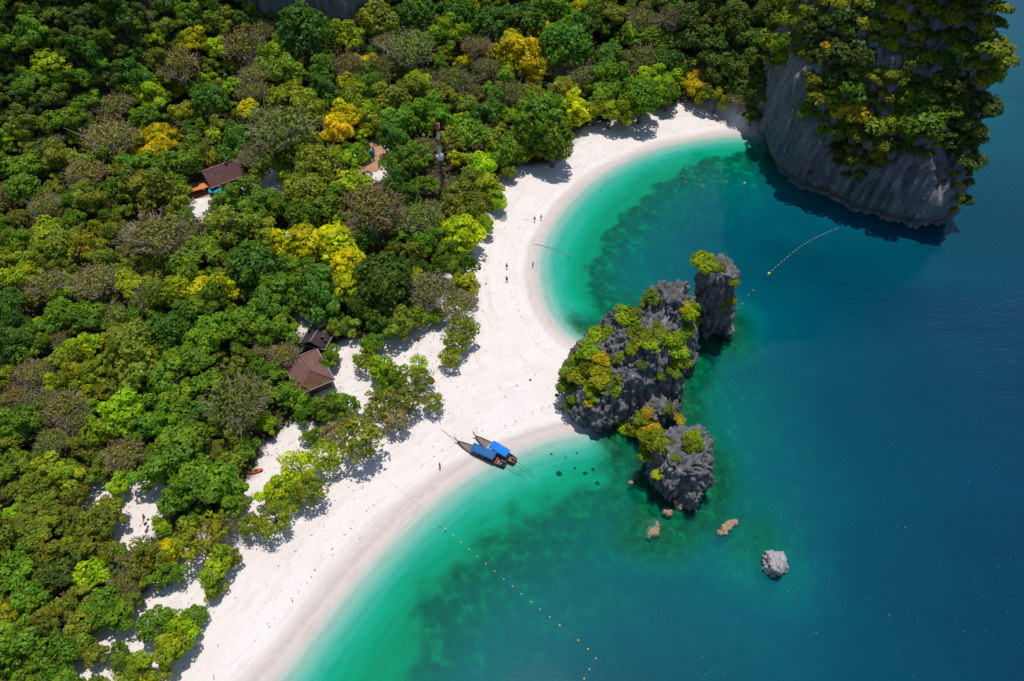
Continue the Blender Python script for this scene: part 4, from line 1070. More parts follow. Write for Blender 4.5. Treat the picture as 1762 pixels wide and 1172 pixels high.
hx_, hy_, hz_ = ground_at(531, 640, 2.5)
house('house', (hx_, hy_, hz_), math.radians(-58), 9.6, 7.2, 2.6, 5.0, 2.6, dict(wall=M['timber'], roof=M['roof_brown'], hip=M['roof_hip'], ridge=M['roof_brown'], gutter=M['metal']),
      'house with a broad brown hipped roof and a pale gutter among trees behind the beach')
b = MB(); bx, by, bz = ground_at(556, 672, 0.5)
bo = empty('awning', (bx - .6, by + .3, bz), math.radians(47)); tag(bo, 'narrow white strip awning along the beach side of the brown roofed house', 'awning')
b.box((0, 0, 2.0), (4.6, .9, .08)); b.build('sheet', M['white'], bo)
for s in (-1, 1):
    q = MB(); q.tube([(s * 2.1, -.35, 0), (s * 2.1, -.35, 1.96)], .05, 5); q.build('post', M['metal'], bo)
hx2, hy2, hz2 = ground_at(553, 582, 2.5)
house('house', (hx2 - .5, hy2 + .4, hz2), math.radians(74), 6.6, 5.6, 2.4, 3.9, 0.0, dict(wall=M['darktimber'], roof=M['roof_dark'], hip=M['roof_dark'], ridge=M['metal'], gutter=M['metal']),
      'smaller dark roofed house with bluish grey ridge and gutters, just above the brown roofed house')
hx3, hy3, hz3 = ground_at(384, 302, 2.5)
house('house', (hx3, hy3, hz3), math.radians(38), 9.5, 7.5, 2.5, 5.4, 0.0, dict(wall=M['timber'], roof=M['roof_purple'], hip=M['roof_purple'], ridge=M['ridge_orange'], gutter=M['ridge_orange']),
      'house with a steep purple brown gabled roof edged in orange, deep in the forest')

def draped(name, px, py, L, W, h, mat, label, cat, rz, seed, sag=.3, posts=True):
    x, y, z = ground_at(px, py, h); o = empty(name, (x, y, z), rz); tag(o, label, cat)
    n = 9; r = np.random.default_rng(seed)
    X, Y, F = tensor(np.linspace(-L / 2, L / 2, n), np.linspace(-W / 2, W / 2, n))
    Z = h - sag * (1 - (2 * X / L) ** 2) * .5 - sag * (2 * Y / W) ** 2 * .7 + r.normal(size=len(X)) * .05
    me = mesh_np('cloth', np.stack([X, Y, Z], 1), F, True, None, mat); s = link('cloth', me, o)
    md = s.modifiers.new('thickness', 'SOLIDIFY'); md.thickness = .03
    if posts:
        for a in (-1, 1):
            for b_ in (-1, 1):
                q = MB(); q.tube([(a * L * .47, b_ * W * .47, -.2), (a * L * .47, b_ * W * .47, h - sag * .7)], .05, 5); q.build('post', M['timber'], o)
    return o
draped('tarpaulin', 352, 318, 7.0, 2.6, 2.3, M['orange'], 'orange tarpaulin awning left of the purple brown roof in the forest', 'tarpaulin', math.radians(32), 1)
draped('tarpaulin', 366, 316, 2.6, 2.0, 2.0, M['pinkcloth'], 'small pale pink tarpaulin between the orange and the turquoise ones', 'tarpaulin', math.radians(32), 4)
draped('tarpaulin', 370, 324, 3.2, 2.6, 1.8, M['turq'], 'bright turquoise tarpaulin below the purple brown roof', 'tarpaulin', math.radians(10), 2, .5)
draped('tarpaulin', 398, 326, 3.8, 2.4, 1.7, M['bluetarp'], 'deep blue tarpaulin right of the turquoise one', 'tarpaulin', math.radians(-12), 3, .5)

def patch(name, px, py, L, W, mat, label, rz, seed):
    x, y, z = ground_at(px, py, .1); r = np.random.default_rng(seed); n = 26
    an = np.linspace(0, 2 * math.pi, n, endpoint=False); rr = 1 + .22 * np.array([vnoise(np.array([[math.cos(a) * 1.3 + seed, math.sin(a) * 1.3, 0]]))[0] for a in an])
    V = [(x, y, z + .16)]; F = []
    for ring in (.5, 1.0):
        for a, q in zip(an, rr):
            X = math.cos(a) * L / 2 * q * ring; Y = math.sin(a) * W / 2 * q * ring
            wx, wy = x + X * math.cos(rz) - Y * math.sin(rz), y + X * math.sin(rz) + Y * math.cos(rz)
            V.append((wx, wy, float(ground_z(wx, wy)[0]) + (.12 if ring < 1 else .03)))
    for i in range(n):
        F.append((0, 1 + i, 1 + (i + 1) % n)); F.append((1 + i, 1 + n + i, 1 + n + (i + 1) % n)); F.append((1 + i, 1 + n + (i + 1) % n, 1 + (i + 1) % n))
    me = bpy.data.meshes.new(name); me.from_pydata(V, [], F); me.update(); me.materials.append(mat)
    o = link(name, me); tag(o, label, kind='structure'); return o
patch('earth_clearing', 642, 272, 7.5, 17, M['clay'], 'bare tan earth clearing in the forest with a blue tank on it', 0.05, 3)
patch('earth_clearing', 352, 330, 11, 6, M['clay'], 'bare tan earth in front of the purple brown roofed house', 0.4, 5)

def tank(px, py, label, r=.9, h=1.7):
    x, y, z = ground_at(px, py, h / 2); o = empty('water_tank', (x, y, z), 0); tag(o, label, 'water tank')
    q = MB(); q.tube([(0, 0, 0), (0, 0, h * .3), (0, 0, h * .33), (0, 0, h * .6), (0, 0, h * .63), (0, 0, h * .9), (0, 0, h)], [r, r, r * .95, r * .95, r, r, r * .75], 16); q.build('tank_body', M['skyblue'], o, True)
    q = MB(); q.tube([(0, 0, h), (0, 0, h + .12), (0, 0, h + .2)], [r * .75, r * .75, r * .3], 14); q.build('lid', M['white'], o, True)
    q = MB(); q.tube([(r - .02, 0, .3), (r + .35, 0, .3), (r + .35, 0, 0)], .05, 6); q.build('outlet_pipe', M['metal'], o)
tank(638, 266, 'blue water tank with a white lid on the tan earth clearing in the forest', 1.15, 1.9)
tank(474, 278, 'small blue water tank half hidden under trees right of the purple brown roof', .8, 1.6)

# bundles, kayak, beach hut
def kayak(px, py, rz, mat, label, L=2.6):
    x, y, z = ground_at(px, py, .2); o = empty('kayak', (x, y, z), rz); tag(o, label, 'kayak'); q = MB(); rings = []
    for t_ in np.linspace(-1, 1, 11):
        w = .42 * math.sqrt(max(0.02, 1 - t_ ** 2)); k = .12 * t_ * t_
        rings.append([(t_ * L / 2, w * math.cos(a), .3 + k + .22 * math.sin(a) * math.sqrt(max(.05, 1 - t_ ** 4))) for a in np.linspace(0, 2 * math.pi, 10, endpoint=False)])
    q.loft(rings); q.build('hull', mat, o, True)
    q = MB(); q.tube([(-.35, 0, .5), (.35, 0, .5)], [.2, .2], 10); q.build('cockpit', M['iron'], o)
kayak(441, 812, .3, M['orangered'], 'orange red kayak lying on the sand between the trees')
kayak(437, 787, -.2, M['red'], 'dark red kayak half under a tree just above the orange red one')

x, y, z = ground_at(800, 441, .8)
hut = empty('beach_shelter', (x, y, z), math.radians(-24)); tag(hut, 'low dark timber shelter under the lime green tree at the beach edge', 'shelter')
q = MB(); roof_face(q, (-1.9, -1.0, 1.3), (1.9, -1.0, 1.3), (1.9, 0, 1.8), (-1.9, 0, 1.8), .08); q.build('roof_slope', M['roof_dark'], hut)
q = MB(); roof_face(q, (-1.9, 1.0, 1.3), (1.9, 1.0, 1.3), (1.9, 0, 1.8), (-1.9, 0, 1.8), .08); q.build('roof_slope', M['roof_dark'], hut)
for a in (-1, 1):
    for b_ in (-1, 1):
        q = MB(); q.tube([(a * 1.7, b_ * .85, -.1), (a * 1.7, b_ * .85, 1.3)], .06, 6); q.build('post', M['darktimber'], hut)
q = MB(); q.box((0, 0, .45), (3.2, 1.4, .1)); q.build('bench', M['red'], hut)
x, y, z = ground_at(597, 775, .3)
lg = empty('timber_pile', (x, y, z), .1); tag(lg, 'stack of reddish brown logs beside the trunk of the sparse tree', 'log pile')
for k, (yy, zz) in enumerate(((-.3, .14), (0, .14), (.3, .14), (-.15, .38), (.15, .38))):
    q = MB(); q.tube([(-1.1 + .1 * (k % 3), yy, zz), (1.1 - .07 * k, yy + .03, zz)], .14, 8); q.build('log', M['timber'], lg)

# ---- mast
x, y, z = ground_at(762, 324, 0.5)
mast = empty('radio_mast', (x, y, z), .5); tag(mast, 'tall slender lattice mast, dark below and banded red and white above', 'mast')
def lattice(z0, z1, w0, w1, mat, n, name):
    q = MB()
    c = [(math.cos(2 * math.pi * k / 3), math.sin(2 * math.pi * k / 3)) for k in range(3)]
    for k in range(3): q.tube([(c[k][0] * w0, c[k][1] * w0, z0), (c[k][0] * w1, c[k][1] * w1, z1)], .085, 6)
    for i in range(n):
        a0, a1 = i / n, (i + 1) / n; r0, r1 = w0 + (w1 - w0) * a0, w0 + (w1 - w0) * a1; h0, h1 = z0 + (z1 - z0) * a0, z0 + (z1 - z0) * a1
        for k in range(3):
            j = (k + 1) % 3
            q.tube([(c[k][0] * r0, c[k][1] * r0, h0), (c[j][0] * r1, c[j][1] * r1, h1)], .045, 4); q.tube([(c[k][0] * r1, c[k][1] * r1, h1), (c[j][0] * r1, c[j][1] * r1, h1)], .045, 4)
    return q.build(name, mat, mast)
lattice(0, 9.5, .52, .42, M['mastdark'], 9, 'lower_section')
core = MB(); core.tube([(0, 0, 0), (0, 0, 9.4)], .17, 8); core.build('cable_duct', M['mastdark'], mast)
for k, (z0, z1, mt) in enumerate(((9.5, 11.2, 'mastwhite'), (11.2, 13.2, 'mastwhite'), (13.2, 15.0, 'mastred'), (15.0, 17.0, 'mastwhite'), (17.0, 19.6, 'mastred'))):
    lattice(z0, z1, .5 - .05 * k, .45 - .05 * k, M[mt], 2, 'mast_section')
for k in range(3):
    a = 2 * math.pi * k / 3 + .6; q = MB(); q.tube([(.35 * math.cos(a), .35 * math.sin(a), 10.1), (.75 * math.cos(a), .75 * math.sin(a), 10.1), (.85 * math.cos(a), .85 * math.sin(a), 10.1)], [.12, .55, .58], 14); q.build('dish', M['mastwhite'], mast)
q = MB()
for k in range(8):
    a = 2 * math.pi * k / 8; b_ = 2 * math.pi * (k + 1) / 8
    q.tube([(.8 * math.cos(a), .8 * math.sin(a), 9.5), (.8 * math.cos(b_), .8 * math.sin(b_), 9.5)], .05, 4); q.tube([(.8 * math.cos(a), .8 * math.sin(a), 10.3), (.8 * math.cos(b_), .8 * math.sin(b_), 10.3)], .04, 4)
    q.tube([(.8 * math.cos(a), .8 * math.sin(a), 9.5), (.8 * math.cos(a), .8 * math.sin(a), 10.3)], .03, 4)
q.tube([(0, 0, 9.42), (0, 0, 9.5)], .82, 12); q.build('platform', M['mastwhite'], mast)
for k in range(3):
    a = 2 * math.pi * k / 3; q = MB(); q.box((.5 * math.cos(a), .5 * math.sin(a), 18.6), (.22, .22, 1.5), a); q.build('antenna', M['mastred' if k else 'mastwhite'], mast)

# ---- long-tail boats
def longtail(bow_px, stern_px, canopy_mat, label, c0, c1, seed, stern_mat):
    B = un(*bow_px, 1.3)[:2]; S = un(*stern_px, .5)[:2]
    d = B - S; L = float(np.linalg.norm(d)); rz = math.atan2(d[1], d[0]); mid = (B + S) / 2
    g = max(float(ground_z(*mid)[0]), 0)
    o = empty('longtail_boat', (mid[0], mid[1], max(0.0, g * .3)), rz); tag(o, label, 'boat', 'long-tail boats moored at the beach')
    H = L / 2; W = .98
    def sec(t):
        w = W * (1 - max(0, t) ** 2.4) ** .9 * (1 - .38 * max(0, -t) ** 2.2) if t < 1 else .02
        keel = -.28 + (1.5 * max(0, t - .35) ** 2.0) + .12 * max(0, -t) ** 2
        gun = .46 + .12 * t * t + 1.25 * max(0, t - .35) ** 1.9 + .18 * max(0, -t - .5)
        return max(w, .03), keel, gun
    ts = np.linspace(-1, 1, 23)
    q = MB(); outer = []
    for t_ in ts:
        w, k, gz = sec(t_); outer.append([(t_ * H, -w, gz), (t_ * H, -w * .86, (gz + k) / 2), (t_ * H, -w * .45, k + .06), (t_ * H, 0, k), (t_ * H, w * .45, k + .06), (t_ * H, w * .86, (gz + k) / 2), (t_ * H, w, gz)])
    q.loft(outer, closed=False, cap=False)
    inner = [[(p[0] * (.995), p[1] * .93, p[2] + (.05 if 0 < i < 6 else 0)) for i, p in enumerate(r)] for r in outer]
    n0 = q.n; q.loft(inner, closed=False, cap=False)
    for i in range(len(ts) - 1):   # close the gunwale
        for e in (0, 6): q.f.append((i * 7 + e, (i + 1) * 7 + e, n0 + (i + 1) * 7 + e, n0 + i * 7 + e))
    q.f.append(tuple(range(7)))
    q.build('hull', M['hull'], o)
    q = MB()
    for s in (-1, 1):
        q.tube([(t_ * H, s * sec(t_)[0] * .97, sec(t_)[2] + .03) for t_ in ts], .055, 5)
    q.build('gunwale', M['darktimber'], o)
    q = MB()   # the tall raked prow
    q.tube([(H * .9, 0, sec(.9)[2] - .25), (H * 1.0, 0, sec(1)[2] - .05), (H * 1.09, 0, sec(1)[2] + .65), (H * 1.13, 0, sec(1)[2] + 1.15)], [.1, .12, .1, .07], 6); pr = q.build('prow', M['hull'], o)
    q = MB()
    for k in range(3): q.tube([(H * (1.03 + .02 * k), 0, sec(1)[2] + .2 + .12 * k), (H * (1.035 + .02 * k), 0, sec(1)[2] + .27 + .12 * k)], .15, 8)
    q.build('ribbon', M['pinkcloth'], pr)
    q = MB(); ys_ = np.linspace(-1, 1, 7)   # bow deck and floor boards
    for i, t_ in enumerate(np.linspace(.40, .86, 6)):
        w, k, gz = sec(t_); q = MB(); q.box((t_ * H, 0, gz - .12), (H * .082, w * 1.78, .05)); q.build('deck_plank', M['deck'], o)
    for i, t_ in enumerate(np.linspace(-.8, .34, 12)):
        w, k, gz = sec(t_); q = MB(); q.box((t_ * H, 0, .02), (H * .082, w * 1.5, .04)); q.build('floor_plank', M['palewood'] if seed == 2 and .0 < t_ < .34 else M['deck'], o)
    for t_ in (-.62, -.42, -.2, .05, .25):
        w, k, gz = sec(t_); q = MB(); q.box((t_ * H, 0, .30), (.26, w * 1.8, .06)); q.build('thwart', M['red'] if t_ < .1 and seed == 1 else M['deck'], o)
    # canopy on poles
    zc = 1.75; n = 8; rings = []
    for i in range(9):
        x_ = H * (c0 + (c1 - c0) * i / 8); w = .92
        rings.append([(x_, w * math.sin(a), zc - .32 * (1 - math.cos(a * .9)) - .04 * math.cos(i * math.pi / 2)) for a in np.linspace(-1.25, 1.25, n)])
    q = MB(); q.loft(rings, closed=False, cap=False); cn = q.build('canopy', canopy_mat, o)
    md = cn.modifiers.new('thickness', 'SOLIDIFY'); md.thickness = .03
    for x_ in (c0 + .02, (c0 + c1) / 2, c1 - .02):
        for s in (-1, 1):
            q = MB(); q.tube([(H * x_, s * .8, .35), (H * x_, s * .82, zc - .2)], .028, 5); q.build('pole', M['timber'], o)
    # engine on its pivot, and the long shaft
    q = MB(); q.box((-H * .90, 0, .95), (.75, .42, .42)); q.box((-H * .90 + .1, 0, 1.22), (.4, .3, .18)); q.tube([(-H * .9, 0, .45), (-H * .9, 0, .8)], .07, 6); en = q.build('engine', M['iron'], o)
    q = MB(); q.tube([(-H * .9 - .3, 0, .95), (-H * .9 - 4.6, .3, .02)], [.05, .035], 6); q.build('shaft', M['iron'], en)
    q = MB()
    for k in range(3):
        a = 2 * math.pi * k / 3; q.box((-H * .9 - 4.62, .3 + .12 * math.cos(a), .02 + .12 * math.sin(a)), (.04, .16, .1), 0)
    q.build('propeller', M['palewood'], en)
    q = MB(); q.tube([(-H * .9 + .3, 0, 1.0), (-H * .9 + 1.3, .05, 1.15)], .03, 5); q.build('tiller', M['iron'], en)
    w, k, gz = sec(-.97); q = MB(); q.box((-H * .96, 0, gz - .06), (.35, w * 1.7, .10)); q.build('stern_board', stern_mat, o)
    return o, B, S, rz
boatA = longtail((787, 758), (870, 799), M['canopy_dark'], 'long-tail boat with a longer dull blue canopy, the nearer of the two', -.56, .38, 1, M['darktimber'])
boatB = longtail((818, 749), (887, 794), M['canopy_bright'], 'long-tail boat with short vivid blue canopy and pale boards, the further of the two', -.64, .2, 2, M['red'])

def line_rope(name, pts, rad, mat, label, cat='rope'):
    q = MB(); q.tube(pts, rad, 5); o = q.build(name, mat); tag(o, label, cat); return o
def gp(px, py, lift=.05):
    x, y, z = ground_at(px, py, lift); return Vector((x, y, max(z, 0) + lift))
a = Vector((boatA[1][0], boatA[1][1], 1.2)); b_ = gp(738, 724); line_rope('mooring_rope', [a, a.lerp(b_, .3) - Vector((0, 0, .35)), a.lerp(b_, .65) - Vector((0, 0, .35)), b_], .035, M['rope'], 'thin mooring rope from the nearer boat up the sand')

# ---- rope of floats across the south bay
ball = MB()
for (z_, r_) in ((0, 0),): pass
def ball_mesh(name, r, mat, el=1.0, seg=8):
    q = MB(); rings = []
    for j in range(1, 6):
        ph = -math.pi / 2 + math.pi * j / 6; rings.append([(r * el * math.cos(ph) * math.cos(a), r * math.cos(ph) * math.sin(a), r * math.sin(ph)) for a in np.linspace(0, 2 * math.pi, seg, endpoint=False)])
    q.loft(rings); me = q.mesh(name, mat, True); return me
fm = {'y': ball_mesh('float', .14, M['float_y']), 'w': ball_mesh('float', .10, M['float_w']), 'n': ball_mesh('float', .13, M['float_n']), 'r': ball_mesh('buoy', .30, M['float_r'])}
south = [(757, 903, 'y'), (766, 910, 'y'), (780, 921, 'w'), (793, 933, 'w'), (807, 945, 'w'), (821, 958, 'w'), (836, 970, 'w'), (851, 983, 'w'), (867, 997, 'w'), (882, 1009, 'w'), (897, 1022, 'w'), (914, 1036, 'w'), (929, 1049, 'w'), (946, 1062, 'w'), (963, 1076, 'y'), (995, 1102, 'y'), (1012, 1117, 'y'), (1025, 1133, 'w'), (1014, 1152, 'w'), (1005, 1168, 'y')]
def float_line(name, pts, label, group, rope_mat, extra=()):
    P = [Vector((*un(x, y, 0)[:2], .03)) for x, y, _ in pts]
    r = line_rope(name, list(extra) + P, .007, rope_mat, label)
    return P
Pn = float_line('float_rope', south, 'rope running from the sand into the south bay, strung with floats', None, M['rope'], [gp(655, 818), gp(690, 846), gp(722, 874)])
NUM = ['first', 'second', 'third', 'fourth', 'fifth', 'sixth', 'seventh', 'eighth', 'ninth', 'tenth', 'eleventh', 'twelfth', 'thirteenth', 'fourteenth', 'fifteenth', 'sixteenth', 'seventeenth', 'eighteenth', 'nineteenth', 'twentieth', 'twenty first', 'twenty second', 'twenty third', 'twenty fourth']
for k, ((x, y, c), p) in enumerate(zip(south, Pn)):
    o = link('float', fm[c], loc=p); tag(o, ('yellow' if c == 'y' else 'white') + f' float on the south bay rope, {NUM[k]} counting from the sand', 'float', 'floats on the south bay rope')
north = []
for k in range(24):
    t_ = k / 23; x = 1441 + (1324 - 1441) * t_; y = 393 + (470 - 393) * t_ + 10 * math.sin(math.pi * t_) * -1
    north.append((x, y, 'n'))
north2 = [(1296, 500, 'y'), (1288, 508, 'y'), (1277, 523, 'y'), (1269, 530, 'w'), (1262, 540, 'y')]
Pn = float_line('float_rope', north, 'rope of floats running down from the big headland into the north bay', None, M['ropeblue'])
for k, ((x, y, c), p) in enumerate(zip(north, Pn)):
    o = link('float', fm[c], loc=p); tag(o, f'small pale float on the north bay line, {NUM[k]} counting from the headland', 'float', 'floats on the headland line')
x, y = 1323, 471
o = link('buoy', ball_mesh('buoy', .24, M['float_y'], 2.4), loc=(*un(x, y, 0)[:2], .1), rot=(0, 0, .8)); tag(o, 'larger long yellow buoy ending the line of floats from the headland', 'buoy')
for x, y, c in north2:
    o = link('float', fm[c], loc=(*un(x, y, 0)[:2], .03)); tag(o, {1296: 'topmost loose yellow float right of the sea stack', 1288: 'second loose yellow float down, right of the sea stack', 1277: 'third loose yellow float down, close to the sea stack', 1269: 'white float beside the right wall of the sea stack', 1262: 'lowest yellow float touching the foot of the sea stack'}[x], 'float')
rb = [(1180, 315, 'leftmost red buoy in the dark water of the north bay'), (1204, 311, 'upper of the two red buoys close together in the north bay'), (1209, 322, 'lower of the two red buoys close together in the north bay'), (1250, 314, 'red buoy midway between the pair and the white one in the north bay'), (1174, 304, 'faint red buoy above the leftmost one in the north bay')]
for x, y, l in rb:
    o = link('buoy', fm['r'], loc=(*un(x, y, 0)[:2], .05)); tag(o, l, 'buoy')
o = link('buoy', ball_mesh('buoy', .28, M['float_w']), loc=(*un(1281, 315, 0)[:2], .05)); tag(o, 'whitish buoy right of the red ones, near the headland shadow', 'buoy')
Pn = [gp(918, 421), gp(932, 424), Vector((*un(962, 431, 0)[:2], .03)), Vector((*un(985, 440, 0)[:2], .0))]
line_rope('sunken_rope', Pn, .05, M['rope'], 'dark rope trailing from the sand into the north shallows')

# ---- people on the beach
def person(px, py, rz, label, top, bottom, stride=.0, arms=.15, lift=.0, wade=0.0):
    x, y, z = ground_at(px, py, .7); z = z - wade
    o = empty('person', (x, y, z), rz); tag(o, label, 'person')
    J = {'pel': (0, 0, .95), 'che': (0, .0, 1.28), 'nec': (0, .01, 1.46), 'hea': (0, .03, 1.60), 'top': (0, .02, 1.72)}
    for s, n in ((-1, 'l'), (1, 'r')):
        st = s * stride
        J['hip' + n] = (s * .1, 0, .9); J['kne' + n] = (s * .11, st * .55 + .03, .49); J['ank' + n] = (s * .11, st, .08); J['toe' + n] = (s * .12, st + .17, .03)
        J['sho' + n] = (s * .19, 0, 1.40); J['elb' + n] = (s * (.23 + arms * .4), -st * .4, 1.12); J['wri' + n] = (s * (.22 + arms), -st * .6 + .08, .87); J['han' + n] = (s * (.22 + arms), -st * .65 + .1, .78)
    E_ = [('pel', 'che'), ('che', 'nec'), ('nec', 'hea'), ('hea', 'top')]
    for n in 'lr': E_ += [('pel', 'hip' + n), ('hip' + n, 'kne' + n), ('kne' + n, 'ank' + n), ('ank' + n, 'toe' + n), ('che', 'sho' + n), ('sho' + n, 'elb' + n), ('elb' + n, 'wri' + n), ('wri' + n, 'han' + n)]
    R = {'pel': .14, 'che': .145, 'nec': .06, 'hea': .095, 'top': .07, 'hip': .095, 'kne': .06, 'ank': .04, 'toe': .035, 'sho': .065, 'elb': .045, 'wri': .034, 'han': .036}
    names = list(J); idx = {n: i for i, n in enumerate(names)}
    me = bpy.data.meshes.new('body'); me.from_pydata([J[n] for n in names], [(idx[a], idx[b]) for a, b in E_], []); me.update()
    b = link('body', me, o); b.data.materials.append(M['skin'])
    md = b.modifiers.new('skin', 'SKIN'); sv = me.skin_vertices[0].data
    for i, n in enumerate(names): r = R.get(n) or R[n[:3]]; sv[i].radius = (r, r * (.8 if n in ('pel', 'che') else 1)); sv[i].use_root = (n == 'pel')
    ss = b.modifiers.new('smooth', 'SUBSURF'); ss.levels = 1; ss.render_levels = 1
    q = MB()
    for s in (-1, 1):
        st = s * stride; q.tube([(s * .09, 0, .97), (s * .11, st * .3, .75), (s * .115, st * .5, .56)], [.135, .115, .10], 10)
    q.build('shorts', M[bottom], o, True)
    if top:
        q = MB(); q.tube([(0, 0, .92), (0, 0, 1.1), (0, 0, 1.3), (0, 0, 1.42)], [.165, .16, .175, .11], 12); q.build('shirt', M[top], o, True)
    q = MB(); q.tube([(0, .0, 1.58), (0, -.01, 1.66), (0, 0, 1.74), (0, .01, 1.765)], [.105, .115, .09, .03], 10); q.build('hair', M['hair'], o, True)
    return o
person(920, 381, .6, 'person in dark clothes walking by the north bay, left one of the pair', 'cloth_dark', 'cloth_dark', .2)
person(931, 377, .5, 'bare chested person by the north bay, right one of the pair', None, 'cloth_dark', .18)
person(872, 459, 3.0, 'bare chested person standing mid beach, upper one of two', None, 'cloth_dark', .05)
person(872, 482, 2.6, 'person in dark clothes standing mid beach, lower one of two', 'cloth_dark', 'cloth_dark', .1)
person(917, 457, 1.2, 'person wading in the shallows at the edge of the north bay', 'cloth_dark', 'cloth_dark', .1, .15, 0, .3)
person(757, 803, 2.0, 'person in red at the waterline just left of the boats', 'cloth_red', 'cloth_dark', .1)
# ------------------------------------------------------------------ what each plant is called
def where_tree(t):
    return None
LM = [(531, 632, 'the brown hipped roof'), (553, 582, 'the dark roofed house'), (384, 305, 'the purple brown roof'), (638, 266, 'the blue tank clearing'), (757, 280, 'the red and white mast'),
      (838, 770, 'the boats'), (800, 440, 'the dark beach shelter'), (441, 812, 'the orange red kayak'), (540, 12, 'the grey cliff'), (1300, 225, 'the far beach end'), (1000, 235, 'the beach bend'),
      (487, 226, 'the big tan twig dome'), (300, 502, 'the left yellow cluster'), (573, 412, 'the layered yellow trees'), (85, 108, 'the light green hill crown'),
      (893, 92, 'the top yellow trees'), (412, 695, 'the huge dry tan crown'), (290, 945, 'the lime layered tree'), (265, 1072, 'the lone round evergreen'),
      (640, 360, 'the pale forked tree'), (352, 830, 'the big fresh green crown'), (525, 58, 'the cliff foot evergreen'), (932, 210, 'the beach bend evergreen'),
      (20, 20, 'the top left corner'), (20, 600, 'the left edge middle'), (20, 1150, 'the bottom left corner'), (1180, 30, 'the shaded top slope'), (170, 485, 'the left dry crown'), (620, 752, 'the sparse sand tree')]
SHAPE = {'broadleaf_tree': 'broadleaf tree', 'hillside_tree': 'hillside tree', 'small_broadleaf_tree': 'low broadleaf tree', 'yellow_leaved_tree': 'tree', 'evergreen_tree': 'dense evergreen tree', 'layered_tree': 'flat layered tree', 'bare_tree': 'leafless twiggy tree', 'wispy_tree': 'sparse feathery tree'}
CATS = {'bare_tree': 'bare tree'}
ORD = ['', 'second ', 'third ', 'fourth ', 'fifth ', 'sixth ', 'seventh ', 'eighth ', 'ninth ', 'tenth ']
def direction(dx, dy):
    a = math.degrees(math.atan2(-dy, dx)) % 360
    return ['right of', 'above and right of', 'above', 'above and left of', 'left of', 'below and left of', 'below', 'below and right of'][int((a + 22.5) // 45) % 8]
buckets = {}
for t in TREE_INFO:
    d = sorted(((t['x'] - a) ** 2 + (t['y'] - b) ** 2, i) for i, (a, b, _) in enumerate(LM))
    k = 0
    if d[0][0] < 9 ** 2: k = 1
    i = d[k][1]; a, b, nm = LM[i]
    size = 'large ' if t['r'] > 38 else 'small ' if t['r'] < 21 else ''
    key = (CNAME[t['col']], size, t['nm'], direction(t['x'] - a, t['y'] - b), nm)
    buckets.setdefault(key, []).append((d[k][0], t))
GR = {'small_broadleaf_tree': 'small green broadleaf trees of the forest', 'broadleaf_tree': 'green broadleaf trees of the forest', 'hillside_tree': 'trees on the steep hillside', 'yellow_leaved_tree': 'yellow leaved trees of the forest', 'evergreen_tree': 'dark evergreens of the forest', 'layered_tree': 'flat layered trees', 'bare_tree': 'leafless trees of the forest', 'wispy_tree': 'sparse trees along the beach'}
for key, L in buckets.items():
    L.sort(key=lambda q: q[0])
    col, size, nm, dr, lm = key
    for n, (_, t) in enumerate(L):
        base = f"{size}{col} {SHAPE[nm]}"
        if len(L) > 1: base = f"{ORD[n] or 'nearest '}{base}" if n < 10 else base
        lab = f"{base} {dr} {lm}".strip()
        if len(lab.split()) > 16 and size: lab = lab.replace(size, '', 1)
        tag(t['o'], lab, CATS.get(nm, 'tree'), GR[nm])
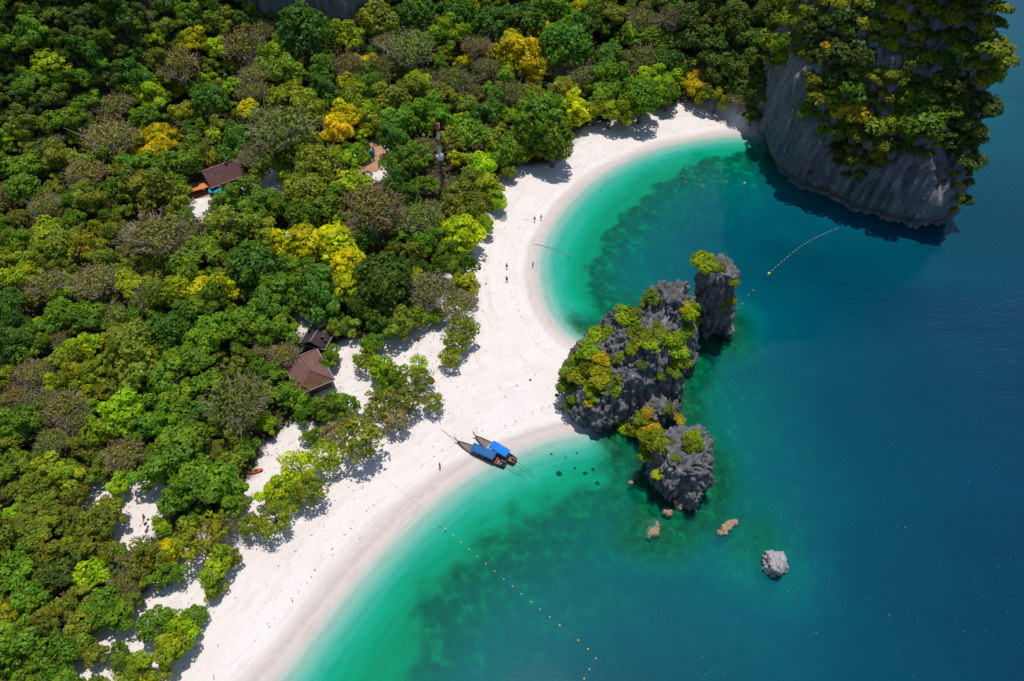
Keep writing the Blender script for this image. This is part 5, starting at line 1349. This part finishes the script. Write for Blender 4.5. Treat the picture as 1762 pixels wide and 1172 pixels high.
# landmark trees by their own look
BYHAND = {(85, 108): 'wide light green layered crown standing out on the dark upper left hill', (487, 226): 'big pale tan dome of dry twigs above the purple brown roof', (525, 58): 'large very dark round evergreen just below the grey cliff',
          (412, 695): 'huge dry tan crown left of and below the brown hipped roof', (290, 945): 'bright lime layered tree beside the lower sand clearings', (265, 1072): 'round glossy evergreen standing alone on the sand at the lower beach',
          (640, 360): 'dry leafless tree with a pale forked trunk in the middle of the forest', (352, 830): 'large fresh green crown in the lower forest beside the kayaks', (573, 412): 'brightest yellow layered tree in the middle of the forest',
          (932, 210): 'large dark green evergreen leaning over the sand at the beach bend', (620, 752): 'sparse grey green tree alone on the sand above the boats', (893, 92): 'big bright yellow tree near the top middle of the forest', (795, 395): 'lime yellow layered tree hanging over the dark beach shelter'}
for t in TREE_INFO:
    l = BYHAND.get((int(t['x']), int(t['y'])))
    if l: t['o']['label'] = l
# shrubs
SB = {}
HL = [(1325, 150, 'the bare west wall'), (1588, 195, 'the fresh green clump'), (1700, 120, 'the right edge of the headland'), (1450, 40, 'the headland top left'), (1620, 20, 'the top of the headland'), (1470, 270, 'the lower left green tip'), (1620, 235, 'the bare lower right face'), (1657, 330, 'the headland lower right corner'), (1420, 140, 'the shaded west gully')]
IL = [(1212, 455, 'the top of the sea stack'), (1165, 490, 'the summit of the islet'), (1065, 540, 'the left horn of the islet'), (1108, 588, 'the middle ledge of the islet'), (990, 640, 'the beach side of the islet'), (1165, 600, 'the right side of the islet'), (1090, 735, 'the saddle by the sea rock'), (1125, 770, 'the top of the sea rock'), (1200, 765, 'the right top of the sea rock'), (1135, 817, 'the front of the sea rock')]
for s in SHRUB_INFO:
    P_ = HL if s['where'] == 'limestone_headland' else IL
    d = sorted(((s['x'] - a) ** 2 + (s['y'] - b) ** 2, i) for i, (a, b, _) in enumerate(P_))
    i = d[0][1]; a, b, nm = P_[i]
    dr = 'at' if d[0][0] < 12 ** 2 else direction(s['x'] - a, s['y'] - b)
    size = 'large ' if s['r'] > 3.2 else 'small ' if s['r'] < 1.9 else ''
    SB.setdefault((s['where'] == 'limestone_headland', CNAME[s['col']], size, dr, nm), []).append((d[0][0], s))
for (hd, col, size, dr, nm), L in SB.items():
    L.sort(key=lambda q: q[0])
    for n, (_, s) in enumerate(L):
        base = f"{size}{col} shrub {dr} {nm}"
        if len(L) > 1 and n < 10: base = f"{ORD[n] or 'nearest '}{base}"
        if len(base.split()) > 16: base = base.replace(size, '', 1)
        tag(s['o'], base, 'shrub', 'shrubs on the headland' if hd else 'shrubs on the islet rocks')
